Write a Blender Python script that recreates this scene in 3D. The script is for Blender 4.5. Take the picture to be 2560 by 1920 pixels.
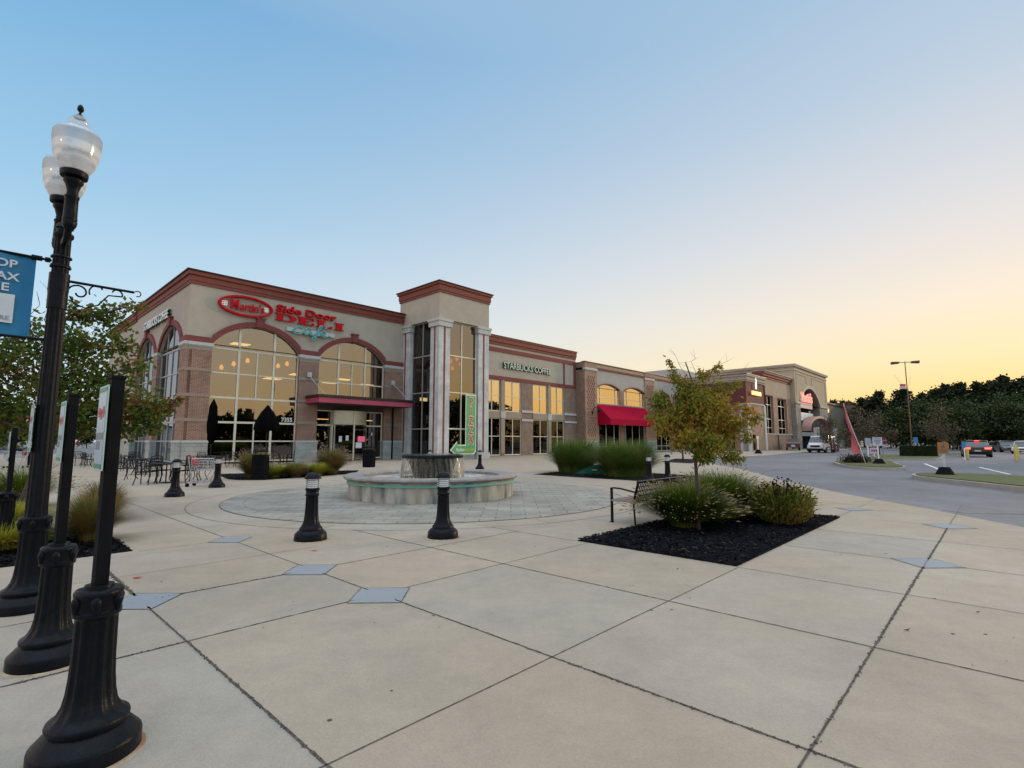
import bpy, math, random
from math import sin, cos, pi, sqrt, atan2, radians, hypot
from mathutils import Vector, Matrix, noise
SC = bpy.context.scene
for o in list(bpy.data.objects): bpy.data.objects.remove(o)

# ---------------------------------------------------------------- camera, sky, sun, exposure
EYE = 1.55
FPX = 1291.0                                   # focal length in pixels of a 2560 px wide picture
PITCH = math.atan(143 / FPX)
cd = bpy.data.cameras.new('camera'); cam = bpy.data.objects.new('camera', cd)
SC.collection.objects.link(cam); SC.camera = cam
cd.sensor_width = 36; cd.lens = FPX / 2560 * 36; cd.clip_end = 3000; cd.clip_start = 0.05
cam.location = (0, 0, EYE); cam.rotation_euler = (pi / 2 + PITCH, 0, 0)

SUN_AZ, SUN_EL = 62.0, 2.0                     # degrees clockwise from +Y, above the horizon
w = bpy.data.worlds.new('World'); SC.world = w; w.use_nodes = True
nt = w.node_tree; nt.nodes.clear()
wo = nt.nodes.new('ShaderNodeOutputWorld'); bg = nt.nodes.new('ShaderNodeBackground')
sky = nt.nodes.new('ShaderNodeTexSky'); sky.sky_type = 'NISHITA'; sky.sun_disc = False
sky.sun_elevation = radians(SUN_EL); sky.sun_rotation = radians(SUN_AZ)
def _lin(c): return tuple((x / 255 / 12.92) if x / 255 <= .04045 else ((x / 255 + .055) / 1.055) ** 2.4 for x in c) + (1,)
def _ramp(stops):
    r = nt.nodes.new('ShaderNodeValToRGB'); e = r.color_ramp.elements
    while len(e) < len(stops): e.new(.5)
    for i, (p, c) in enumerate(stops): e[i].position = p; e[i].color = _lin(c)
    return r
def _m(op, a, b=None, c=None):
    n = nt.nodes.new('ShaderNodeMath'); n.operation = op
    for i, x in enumerate((a, b, c)):
        if x is None: continue
        if isinstance(x, (int, float)): n.inputs[i].default_value = x
        else: nt.links.new(x, n.inputs[i])
    return n.outputs[0]
geo = nt.nodes.new('ShaderNodeTexCoord'); sep = nt.nodes.new('ShaderNodeSeparateXYZ'); nt.links.new(geo.outputs['Generated'], sep.inputs[0])
hl = _m('SQRT', _m('ADD', _m('MULTIPLY', sep.outputs[0], sep.outputs[0]), _m('MULTIPLY', sep.outputs[1], sep.outputs[1])))
dt = _m('DIVIDE', _m('ADD', _m('MULTIPLY', sep.outputs[0], sin(radians(SUN_AZ))), _m('MULTIPLY', sep.outputs[1], cos(radians(SUN_AZ)))), _m('MAXIMUM', hl, .001))
pw = _m('POWER', _m('MAXIMUM', _m('DIVIDE', _m('SUBTRACT', _m('MULTIPLY_ADD', dt, .5, .5), .30), .67), .0), 1.4); pw = _m('MINIMUM', pw, 1.0)
cold = _ramp([(0, (220, 231, 240)), (.14, (196, 222, 238)), (.37, (150, 194, 224)), (.62, (111, 166, 210)), (.85, (185, 196, 206)), (1, (205, 203, 200))])
warm = _ramp([(0, (250, 192, 108)), (.07, (252, 216, 143)), (.13, (251, 226, 180)), (.21, (240, 226, 206)), (.32, (220, 217, 216)), (.50, (183, 199, 215)), (.7, (152, 184, 212)), (.85, (190, 196, 204)), (1, (205, 203, 200))])
nt.links.new(sep.outputs[2], cold.inputs[0]); nt.links.new(sep.outputs[2], warm.inputs[0])
mixs = nt.nodes.new('ShaderNodeMixRGB'); nt.links.new(pw, mixs.inputs[0]); nt.links.new(cold.outputs[0], mixs.inputs[1]); nt.links.new(warm.outputs[0], mixs.inputs[2])
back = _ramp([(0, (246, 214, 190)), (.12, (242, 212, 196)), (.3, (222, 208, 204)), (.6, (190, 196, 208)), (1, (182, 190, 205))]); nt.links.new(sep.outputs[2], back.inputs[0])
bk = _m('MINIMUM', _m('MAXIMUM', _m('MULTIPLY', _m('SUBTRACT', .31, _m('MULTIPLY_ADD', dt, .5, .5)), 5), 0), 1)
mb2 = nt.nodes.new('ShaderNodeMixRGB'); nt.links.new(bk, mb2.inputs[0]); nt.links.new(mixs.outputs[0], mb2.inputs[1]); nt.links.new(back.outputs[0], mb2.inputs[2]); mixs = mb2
bz = _m('MULTIPLY_ADD', _m('MINIMUM', _m('MAXIMUM', _m('MULTIPLY', _m('SUBTRACT', sep.outputs[2], .70), 4), 0), 1), 1.5, 1.0)  # overhead sky, out of view, brightened to add fill light
by = _m('MULTIPLY_ADD', _m('MINIMUM', _m('MAXIMUM', _m('MULTIPLY', _m('SUBTRACT', .25, sep.outputs[1]), 1.6), 0), 1), .55, 1.0)  # unseen sky behind the camera brightened to lift the fronts
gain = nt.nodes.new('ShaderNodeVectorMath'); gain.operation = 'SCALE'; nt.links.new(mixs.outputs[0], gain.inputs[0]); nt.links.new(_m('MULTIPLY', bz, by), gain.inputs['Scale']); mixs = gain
hz = nt.nodes.new('ShaderNodeMixRGB'); hz.inputs[0].default_value = .06; sc_ = nt.nodes.new('ShaderNodeMixRGB'); sc_.blend_type = 'MULTIPLY'; sc_.inputs[0].default_value = 1
nt.links.new(sky.outputs[0], sc_.inputs[1]); sc_.inputs[2].default_value = (.15, .15, .15, 1)
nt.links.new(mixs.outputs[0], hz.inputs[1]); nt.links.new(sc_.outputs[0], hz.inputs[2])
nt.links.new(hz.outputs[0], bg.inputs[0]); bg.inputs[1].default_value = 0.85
nt.links.new(bg.outputs[0], wo.inputs[0])
sd = bpy.data.lights.new('sun', 'SUN'); sun = bpy.data.objects.new('sun', sd); SC.collection.objects.link(sun)
sd.energy = 1.1; sd.angle = radians(6); sd.color = (1, .72, .45)
_d = Vector((sin(radians(SUN_AZ)) * cos(radians(11)), cos(radians(SUN_AZ)) * cos(radians(11)), sin(radians(11))))
sun.rotation_euler = _d.to_track_quat('Z', 'Y').to_euler()
SC.view_settings.view_transform = 'Standard'; SC.view_settings.look = 'None'
SC.view_settings.exposure = 0.45; SC.view_settings.gamma = 1; SC.view_settings.use_curve_mapping = False
SC.cycles.max_bounces = 6; SC.cycles.transparent_max_bounces = 12; SC.cycles.glossy_bounces = 3
SC.cycles.diffuse_bounces = 3; SC.cycles.transmission_bounces = 6; SC.cycles.caustics_reflective = False
SC.cycles.caustics_refractive = False

# ---------------------------------------------------------------- frames
ANG = radians(46.73)                           # the shopping centre's long front runs at this angle
OX, OY = -21.462, 33.597                       # foot of the corner of the first building
SX, SY = cos(ANG), sin(ANG)
def W(s, n, z=0.0):                            # s along the front, n out from the front towards the plaza
    return (OX + s * SX + n * SY, OY + s * SY - n * SX, z)
def SN(x, y): dx, dy = x - OX, y - OY; return dx * SX + dy * SY, dx * SY - dy * SX
def at(u, v, z=0.0):                           # the spot on the ground seen at a point of the photograph
    X = (u - 1280) / FPX; Y = (960 - v) / FPX
    d = (X, cos(PITCH) - Y * sin(PITCH), sin(PITCH) + Y * cos(PITCH)); t = (z - EYE) / d[2]
    return (d[0] * t, d[1] * t)
rnd = random.Random(7)

# ---------------------------------------------------------------- materials
def _n(nt, t, **k):
    n = nt.nodes.new(t)
    for a, b in k.items(): setattr(n, a, b)
    return n
MATS = {}
def mat(name, c1, c2=None, scale=4.0, rough=.7, metal=0.0, bump=0.0, bscale=None, spec=None, island=None, detail=6, emit=None, stain=None, aniso=None, coat=0, speck=0, imix=.6):
    """noise-mottled principled material; island: random colour amount per loose piece"""
    if name in MATS: return MATS[name]
    m = bpy.data.materials.new(name); m.use_nodes = True; nt = m.node_tree; L = nt.links
    p = nt.nodes['Principled BSDF']; p.inputs['Roughness'].default_value = rough; p.inputs['Metallic'].default_value = metal
    if spec is None and max(c1) < .03: spec = .12
    if spec is not None: p.inputs['Specular IOR Level'].default_value = spec
    if coat: p.inputs['Coat Weight'].default_value = coat
    tc = _n(nt, 'ShaderNodeTexCoord')
    src = tc.outputs['Object']
    if aniso:
        mp = _n(nt, 'ShaderNodeMapping'); mp.inputs['Scale'].default_value = aniso; L.new(src, mp.inputs[0]); src = mp.outputs[0]
    if c2 is None: c2 = tuple(x * .82 for x in c1)
    nz = _n(nt, 'ShaderNodeTexNoise'); nz.inputs['Scale'].default_value = scale; nz.inputs['Detail'].default_value = detail; L.new(src, nz.inputs['Vector'])
    rp = _n(nt, 'ShaderNodeValToRGB'); rp.color_ramp.elements[0].position = .35; rp.color_ramp.elements[1].position = .65
    rp.color_ramp.elements[0].color = (*c1, 1); rp.color_ramp.elements[1].color = (*c2, 1); L.new(nz.outputs[0], rp.inputs[0])
    col = rp.outputs[0]
    if island:
        g = _n(nt, 'ShaderNodeNewGeometry'); r2 = _n(nt, 'ShaderNodeValToRGB')
        els = r2.color_ramp.elements
        while len(els) < len(island): els.new(.5)
        for i, c in enumerate(island):
            els[i].position = i / (len(island) - 1); els[i].color = (*c, 1)
        L.new(g.outputs['Random Per Island'], r2.inputs[0])
        mx = _n(nt, 'ShaderNodeMixRGB'); mx.inputs[0].default_value = imix; L.new(col, mx.inputs[1]); L.new(r2.outputs[0], mx.inputs[2]); col = mx.outputs[0]
    if stain:                                   # (colour, scale, amount): large weathered patches
        n3 = _n(nt, 'ShaderNodeTexNoise'); n3.inputs['Scale'].default_value = stain[1]; n3.inputs['Detail'].default_value = 8; L.new(tc.outputs['Object'], n3.inputs['Vector'])
        r3 = _n(nt, 'ShaderNodeValToRGB'); r3.color_ramp.elements[0].position = .45; r3.color_ramp.elements[1].position = .72
        r3.color_ramp.elements[0].color = (0, 0, 0, 1); r3.color_ramp.elements[1].color = (stain[2],) * 3 + (1,); L.new(n3.outputs[0], r3.inputs[0])
        mx = _n(nt, 'ShaderNodeMixRGB'); L.new(r3.outputs[0], mx.inputs[0]); L.new(col, mx.inputs[1]); mx.inputs[2].default_value = (*stain[0], 1); col = mx.outputs[0]
    if speck:
        n4 = _n(nt, 'ShaderNodeTexNoise'); n4.inputs['Scale'].default_value = 55; n4.inputs['Detail'].default_value = 5; L.new(tc.outputs['Object'], n4.inputs['Vector'])
        m4 = _n(nt, 'ShaderNodeMapRange'); m4.inputs[1].default_value = .3; m4.inputs[2].default_value = .7; m4.inputs[3].default_value = 1 - .08 * speck; m4.inputs[4].default_value = 1 + .05 * speck; L.new(n4.outputs[0], m4.inputs[0])
        n5 = _n(nt, 'ShaderNodeTexNoise'); n5.inputs['Scale'].default_value = .9; n5.inputs['Detail'].default_value = 12; n5.inputs['Roughness'].default_value = .75; L.new(tc.outputs['Object'], n5.inputs['Vector'])
        m5 = _n(nt, 'ShaderNodeMapRange'); m5.inputs[1].default_value = .35; m5.inputs[2].default_value = .68; m5.inputs[3].default_value = 1 - .24 * speck; m5.inputs[4].default_value = 1 + .08 * speck; L.new(n5.outputs[0], m5.inputs[0])
        m6 = _n(nt, 'ShaderNodeMath', operation='MULTIPLY'); L.new(m4.outputs[0], m6.inputs[0]); L.new(m5.outputs[0], m6.inputs[1])
        mx = _n(nt, 'ShaderNodeMixRGB'); mx.blend_type = 'MULTIPLY'; mx.inputs[0].default_value = 1; L.new(col, mx.inputs[1]); L.new(m6.outputs[0], mx.inputs[2]); col = mx.outputs[0]
    L.new(col, p.inputs['Base Color'])
    if bump:
        n2 = _n(nt, 'ShaderNodeTexNoise'); n2.inputs['Scale'].default_value = bscale or scale * 6; n2.inputs['Detail'].default_value = 4; L.new(src, n2.inputs['Vector'])
        b = _n(nt, 'ShaderNodeBump'); b.inputs['Strength'].default_value = bump; b.inputs['Distance'].default_value = .02; L.new(n2.outputs[0], b.inputs['Height']); L.new(b.outputs[0], p.inputs['Normal'])
    if emit: p.inputs['Emission Color'].default_value = (*emit[0], 1); p.inputs['Emission Strength'].default_value = emit[1]
    MATS[name] = m; return m
def brick(name, c1, c2, mortar, bw, bh, ms, rough=.8, bump=.5, offset=.5, planxy=False, var=0, freq=2):
    if name in MATS: return MATS[name]
    m = bpy.data.materials.new(name); m.use_nodes = True; nt = m.node_tree; L = nt.links; p = nt.nodes['Principled BSDF']; p.inputs['Roughness'].default_value = rough
    tc = _n(nt, 'ShaderNodeTexCoord'); sp = _n(nt, 'ShaderNodeSeparateXYZ'); L.new(tc.outputs['Object'], sp.inputs[0])
    cb = _n(nt, 'ShaderNodeCombineXYZ')
    if planxy: L.new(sp.outputs[0], cb.inputs[0]); L.new(sp.outputs[1], cb.inputs[1])
    else:
        ad = _n(nt, 'ShaderNodeMath', operation='ADD'); L.new(sp.outputs[0], ad.inputs[0]); L.new(sp.outputs[1], ad.inputs[1])
        L.new(ad.outputs[0], cb.inputs[0]); L.new(sp.outputs[2], cb.inputs[1])
    b = _n(nt, 'ShaderNodeTexBrick'); b.offset = offset; b.offset_frequency = freq
    b.inputs['Color1'].default_value = (*c1, 1); b.inputs['Color2'].default_value = (*c2, 1); b.inputs['Mortar'].default_value = (*mortar, 1)
    b.inputs['Scale'].default_value = 1; b.inputs['Brick Width'].default_value = bw; b.inputs['Row Height'].default_value = bh; b.inputs['Mortar Size'].default_value = ms
    b.inputs['Mortar Smooth'].default_value = .2
    vec = cb.outputs[0]
    if planxy:
        nz = _n(nt, 'ShaderNodeTexNoise'); nz.inputs['Scale'].default_value = 3; L.new(tc.outputs['Object'], nz.inputs['Vector'])
        mm = _n(nt, 'ShaderNodeMixRGB'); mm.blend_type = 'ADD'; mm.inputs[0].default_value = .05; L.new(vec, mm.inputs[1]); L.new(nz.outputs[1], mm.inputs[2]); vec = mm.outputs[0]
    L.new(vec, b.inputs['Vector'])
    nz = _n(nt, 'ShaderNodeTexNoise'); nz.inputs['Scale'].default_value = 1.3; nz.inputs['Detail'].default_value = 8; L.new(tc.outputs['Object'], nz.inputs['Vector'])
    mr = _n(nt, 'ShaderNodeMapRange'); mr.inputs[1].default_value = .3; mr.inputs[2].default_value = .7; mr.inputs[3].default_value = .78; mr.inputs[4].default_value = 1.18; L.new(nz.outputs[0], mr.inputs[0])
    mx = _n(nt, 'ShaderNodeMixRGB'); mx.blend_type = 'MULTIPLY'; mx.inputs[0].default_value = 1; L.new(b.outputs[0], mx.inputs[1]); L.new(mr.outputs[0], mx.inputs[2])
    L.new(mx.outputs[0], p.inputs['Base Color'])
    bu = _n(nt, 'ShaderNodeBump'); bu.inputs['Strength'].default_value = bump; bu.inputs['Distance'].default_value = .015; bu.invert = True
    L.new(b.outputs[1], bu.inputs['Height']); L.new(bu.outputs[0], p.inputs['Normal'])
    MATS[name] = m; return m
def leafmat(name, cols, trans=.35, rough=.6):
    if name in MATS: return MATS[name]
    m = bpy.data.materials.new(name); m.use_nodes = True; nt = m.node_tree; L = nt.links; p = nt.nodes['Principled BSDF']; p.inputs['Roughness'].default_value = rough
    p.inputs['Specular IOR Level'].default_value = .25
    g = _n(nt, 'ShaderNodeNewGeometry'); r = _n(nt, 'ShaderNodeValToRGB'); els = r.color_ramp.elements
    while len(els) < len(cols): els.new(.5)
    for i, c in enumerate(cols): els[i].position = i / (len(cols) - 1); els[i].color = (*c, 1)
    tc = _n(nt, 'ShaderNodeTexCoord'); nz = _n(nt, 'ShaderNodeTexNoise'); nz.inputs['Scale'].default_value = 1.2; L.new(tc.outputs['Object'], nz.inputs['Vector'])
    a = _n(nt, 'ShaderNodeMath', operation='MULTIPLY'); a.inputs[1].default_value = .45; L.new(g.outputs['Random Per Island'], a.inputs[0])
    mr = _n(nt, 'ShaderNodeMapRange'); mr.inputs[1].default_value = .32; mr.inputs[2].default_value = .68; mr.inputs[3].default_value = 0; mr.inputs[4].default_value = .55; L.new(nz.outputs[0], mr.inputs[0])
    ad = _n(nt, 'ShaderNodeMath', operation='ADD'); L.new(a.outputs[0], ad.inputs[0]); L.new(mr.outputs[0], ad.inputs[1]); L.new(ad.outputs[0], r.inputs[0])
    L.new(r.outputs[0], p.inputs['Base Color'])
    t = _n(nt, 'ShaderNodeBsdfTranslucent'); L.new(r.outputs[0], t.inputs[0]); ms = _n(nt, 'ShaderNodeMixShader'); ms.inputs[0].default_value = trans
    L.new(p.outputs[0], ms.inputs[1]); L.new(t.outputs[0], ms.inputs[2]); L.new(ms.outputs[0], nt.nodes['Material Output'].inputs[0])
    MATS[name] = m; return m
def glass(name, refl, trans, fac, rough=.0, wav=0, graz=.5):
    if name in MATS: return MATS[name]
    m = bpy.data.materials.new(name); m.use_nodes = True; nt = m.node_tree; L = nt.links; nt.nodes.remove(nt.nodes['Principled BSDF'])
    g = _n(nt, 'ShaderNodeBsdfGlossy'); g.inputs[0].default_value = (*refl, 1); g.inputs[1].default_value = rough
    t = _n(nt, 'ShaderNodeBsdfTransparent'); t.inputs[0].default_value = (*trans, 1); ms = _n(nt, 'ShaderNodeMixShader')
    lw = _n(nt, 'ShaderNodeLayerWeight'); lw.inputs[0].default_value = .25
    mr = _n(nt, 'ShaderNodeMapRange'); mr.inputs[1].default_value = 0; mr.inputs[2].default_value = 1; mr.inputs[3].default_value = fac; mr.inputs[4].default_value = min(1, fac + graz); L.new(lw.outputs[0], mr.inputs[0])
    if wav:
        tc = _n(nt, 'ShaderNodeTexCoord'); nz = _n(nt, 'ShaderNodeTexNoise'); nz.inputs['Scale'].default_value = .6; nz.inputs['Detail'].default_value = 1; L.new(tc.outputs['Object'], nz.inputs['Vector'])
        b = _n(nt, 'ShaderNodeBump'); b.inputs['Strength'].default_value = wav; b.inputs['Distance'].default_value = .02; L.new(nz.outputs[0], b.inputs['Height']); L.new(b.outputs[0], g.inputs['Normal'])
    L.new(mr.outputs[0], ms.inputs[0]); L.new(t.outputs[0], ms.inputs[1]); L.new(g.outputs[0], ms.inputs[2]); L.new(ms.outputs[0], nt.nodes['Material Output'].inputs[0])
    MATS[name] = m; return m
def emis(name, c, s): return mat(name, c, c, emit=(c, s))

STUCCO = mat('greige stucco', (.42, .37, .295), (.385, .335, .265), 1.2, .9, bump=.25, bscale=60, stain=((.30, .27, .22), .5, .25))
STUCCO_GREY = mat('grey stucco', (.38, .355, .31), (.35, .325, .285), 1.2, .9, bump=.2, bscale=60)
STUCCO_TAN = mat('tan stucco', (.42, .33, .225), (.38, .30, .205), .8, .9, bump=.2, bscale=60)
RED = mat('painted red stucco trim', (.20, .048, .030), (.17, .042, .027), 2.5, .75, bump=.1, bscale=50)
MAROON = mat('maroon trim', (.19, .042, .035), (.165, .038, .032), 2.5, .8)
DKRED = mat('dark red panel', (.12, .028, .024), (.10, .024, .022), 1.5, .8)
COPING = mat('dark metal coping', (.045, .03, .028), rough=.45, metal=.6)
BRICK = brick('red brown brick', (.27, .115, .07), (.185, .08, .052), (.34, .29, .235), .26, .088, .012)
BRICK_TAN = brick('tan brick', (.33, .19, .115), (.28, .155, .10), (.36, .27, .19), .26, .088, .010)
BRICK_BROWN = brick('brown brick', (.24, .15, .10), (.195, .12, .082), (.27, .22, .18), .26, .088, .010)
BAND = mat('rowlock brick band', (.30, .225, .175), (.26, .195, .15), 9, .85, bump=.3)
SMOOTH = mat('smooth brown frieze', (.30, .24, .19), (.27, .215, .17), 2, .85)
STONE = brick('grey split stone', (.36, .37, .34), (.31, .325, .305), (.25, .26, .24), .62, .30, .010, bump=.8)
STONE_PALE = brick('pale stone blocks', (.52, .52, .50), (.48, .485, .47), (.36, .36, .35), 1.3, .62, .008, bump=.3)
CAPSTONE = mat('pale cast stone', (.47, .47, .44), (.42, .42, .39), 3, .8, bump=.15)
CREAM = mat('cream lit window aluminium', (.68, .61, .47), (.63, .57, .44), 3, .45, spec=.5)  # light aluminium; reflected light on the front frames put into the colour as cream
ALU = mat('grey aluminium', (.35, .35, .34), (.31, .31, .30), 3, .4, metal=.3)
BLACK = mat('black cast iron', (.003, .004, .006), (.006, .007, .010), 14, .36, spec=.12, bump=.15, bscale=70)
BLACK2 = mat('black powder coat', (.005, .0055, .007), (.008, .0085, .010), 8, .6, spec=.06)
GLASS = glass('bronze tinted glass', (.44, .375, .295), (.26, .20, .13), .42, wav=.35)
GLASS_BR = glass('bright reflecting glass', (1, .84, .62), (.2, .16, .12), .55, wav=.3)
GLASS_DK = glass('dark tinted glass', (.72, .74, .76), (.10, .09, .08), .40, wav=.3)
GLASS_SIDE = glass('side wall glass', (.62, .66, .70), (.07, .06, .05), .30, wav=.2, graz=.22)
GLASS_TL = glass('tower side glass', (.5, .5, .5), (.16, .14, .12), .07, graz=.12)
GLASS_LO2 = glass('dark shopfront glass', (.62, .62, .60), (.22, .20, .18), .07, wav=.3, graz=.14)
GLASS_LOW = glass('shopfront glass', (.62, .62, .60), (.34, .31, .27), .26, wav=.3)
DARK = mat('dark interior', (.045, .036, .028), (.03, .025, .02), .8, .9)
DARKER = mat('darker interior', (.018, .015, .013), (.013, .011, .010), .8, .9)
CONC = mat('broom finished concrete', (.395, .335, .255), (.355, .308, .24), .9, .88, bump=.28, bscale=90, stain=((.34, .27, .185), .35, .6), detail=10, speck=1)
SLAB = mat('weathered concrete slabs', (.395, .335, .255), (.355, .308, .24), .9, .88, bump=.28, bscale=90, stain=((.34, .27, .185), .45, .6), detail=10, speck=1, imix=.6, island=[(.34, .295, .23), (.43, .35, .255), (.345, .33, .29), (.45, .39, .305), (.37, .31, .235), (.39, .345, .28)])
CONC2 = mat('kerb concrete', (.38, .35, .30), (.33, .31, .27), 2, .9, bump=.3, bscale=60)
ASPH = mat('worn asphalt', (.185, .187, .20), (.155, .157, .17), .25, .9, bump=.3, bscale=120, stain=((.115, .12, .14), .12, .6), detail=10, speck=1)
JOINT = mat('joint sealant', (.035, .032, .028), (.11, .098, .082), 26, .9)
MULCH = mat('black mulch', (.004, .0045, .006), (.010, .010, .012), 30, .95, bump=1, bscale=40)
CHIP = mat('mulch chips', (.004, .0045, .007), (.008, .008, .011), 5, .9, spec=.12, island=[(.003, .0035, .006), (.007, .008, .012), (.004, .004, .006), (.012, .012, .016), (.005, .005, .007), (.004, .004, .006), (.006, .006, .009), (.004, .004, .006), (.008, .008, .012), (.10, .08, .05)])
LAWN = mat('lawn', (.06, .085, .02), (.09, .10, .03), 3, .95, bump=.8, bscale=60)
WHITEP = mat('white paint', (.75, .75, .74), (.7, .7, .69), 3, .4)

# ---------------------------------------------------------------- object helpers
def tag(o, label=None, cat=None, group=None, kind=None):
    if label: o['label'] = label
    if cat: o['category'] = cat
    if group: o['group'] = group
    if kind: o['kind'] = kind
    return o
def thing(name, label, cat, loc=(0, 0, 0), rz=0.0, group=None):
    o = bpy.data.objects.new(name, None); SC.collection.objects.link(o); o.location = loc; o.rotation_euler = (0, 0, rz); o.empty_display_size = .1; o['kind'] = 'thing'
    return tag(o, label, cat, group)
def copy_tree(o, parent=None):
    c = o.copy(); SC.collection.objects.link(c); c.parent = parent
    for ch in list(o.children): copy_tree(ch, c)
    return c
class MB:
    def __init__(s): s.v = []; s.f = []; s.m = None
    def add(s, vs, fs):
        k = len(s.v)
        if s.m is not None: vs = [tuple(s.m @ Vector(v)) for v in vs]
        s.v += [tuple(v) for v in vs]; s.f += [tuple(i + k for i in f) for f in fs]; return s
    def box(s, x0, x1, y0, y1, z0, z1):
        return s.add([(x0, y0, z0), (x1, y0, z0), (x1, y1, z0), (x0, y1, z0), (x0, y0, z1), (x1, y0, z1), (x1, y1, z1), (x0, y1, z1)],
                     [(0, 3, 2, 1), (4, 5, 6, 7), (0, 1, 5, 4), (1, 2, 6, 5), (2, 3, 7, 6), (3, 0, 4, 7)])
    def quad(s, a, b, c, d): return s.add([a, b, c, d], [(0, 1, 2, 3)])
    def lathe(s, prof, seg=24, c=(0, 0), flute=None, sq=1):
        """prof: (r, z[, flute depth])"""
        vs = []; n = len(prof)
        for p in prof:
            r, z = p[0], p[1]; fl = p[2] if len(p) > 2 else 0
            for i in range(seg):
                a = 2 * pi * i / seg; rr = r * (1 - fl * (.5 + .5 * cos(a * (flute or 1)))) if fl else r
                vs.append((c[0] + rr * cos(a) * sq, c[1] + rr * sin(a), z))
        fs = [(i * seg + j, i * seg + (j + 1) % seg, (i + 1) * seg + (j + 1) % seg, (i + 1) * seg + j) for i in range(n - 1) for j in range(seg)]
        if prof[0][0] > 1e-4: fs.append(tuple(range(seg))[::-1])
        if prof[-1][0] > 1e-4: fs.append(tuple((n - 1) * seg + j for j in range(seg)))
        return s.add(vs, fs)
    def tube(s, pts, r, seg=6, r2=None):
        pts = [Vector(p) for p in pts]; vs = []; n = len(pts); up = None
        for i, p in enumerate(pts):
            d = (pts[min(i + 1, n - 1)] - pts[max(i - 1, 0)]); d = d.normalized() if d.length > 1e-9 else Vector((0, 0, 1))
            if up is None: up = Vector((0, 0, 1)) if abs(d.z) < .9 else Vector((1, 0, 0))
            a = d.cross(up); a = a.normalized() if a.length > 1e-6 else Vector((1, 0, 0)); b = a.cross(d).normalized(); up = b
            rr = r if r2 is None else r + (r2 - r) * i / max(1, n - 1)
            for k in range(seg):
                t = 2 * pi * k / seg; vs.append(p + a * (rr * cos(t)) + b * (rr * sin(t)))
        fs = [(i * seg + j, i * seg + (j + 1) % seg, (i + 1) * seg + (j + 1) % seg, (i + 1) * seg + j) for i in range(n - 1) for j in range(seg)]
        fs += [tuple(range(seg))[::-1], tuple((n - 1) * seg + j for j in range(seg))]
        return s.add(vs, fs)
    def prism(s, poly, z0, z1, cap=True):
        n = len(poly); vs = [(x, y, z0) for x, y in poly] + [(x, y, z1) for x, y in poly]
        fs = [(i, (i + 1) % n, n + (i + 1) % n, n + i) for i in range(n)]
        if cap: fs += [tuple(range(n))[::-1], tuple(range(n, 2 * n))]
        return s.add(vs, fs)
    def side(s, poly, y0, y1):                   # polygon in x,z pushed along y
        n = len(poly); vs = [(x, y0, z) for x, z in poly] + [(x, y1, z) for x, z in poly]
        return s.add(vs, [(i, (i + 1) % n, n + (i + 1) % n, n + i) for i in range(n)] + [tuple(range(n)), tuple(range(n, 2 * n))[::-1]])
    def build(s, name, m, parent=None, smooth=False, label=None, bevel=0, autos=None):
        me = bpy.data.meshes.new(name); me.from_pydata(s.v, [], s.f); me.update(); me.materials.append(m)
        o = bpy.data.objects.new(name, me); SC.collection.objects.link(o); o.parent = parent
        if smooth or autos:
            me.polygons.foreach_set('use_smooth', [True] * len(me.polygons))
            if autos:
                try: me.set_sharp_from_angle(angle=radians(autos))
                except Exception: pass
        if bevel:
            b = o.modifiers.new('bevel', 'BEVEL'); b.width = bevel; b.segments = 2; b.limit_method = 'ANGLE'
        if label: o['label'] = label
        return o
def struct(o): o['kind'] = 'structure'; return o
def text(s, size, depth, m, parent, name='lettering', loc=(0, 0, 0), rot=(pi / 2, 0, 0), off=0, sx=1, align='LEFT', spacing=1, shear=0):
    cu = bpy.data.curves.new('t', 'FONT'); cu.body = s; cu.size = size; cu.extrude = depth; cu.offset = off; cu.align_x = align; cu.space_character = spacing; cu.shear = shear
    cu.resolution_u = 3; t = bpy.data.objects.new('t', cu); SC.collection.objects.link(t)
    bpy.context.view_layer.update(); dg = bpy.context.evaluated_depsgraph_get()
    me = bpy.data.meshes.new_from_object(t.evaluated_get(dg)); bpy.data.objects.remove(t); me.name = name
    me.transform(Matrix.LocRotScale(Vector(loc), __import__('mathutils').Euler(rot), None) @ Matrix.Diagonal((sx, 1, 1, 1)))
    me.materials.clear(); me.materials.append(m); o = bpy.data.objects.new(name, me); SC.collection.objects.link(o); o.parent = parent; return o

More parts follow.
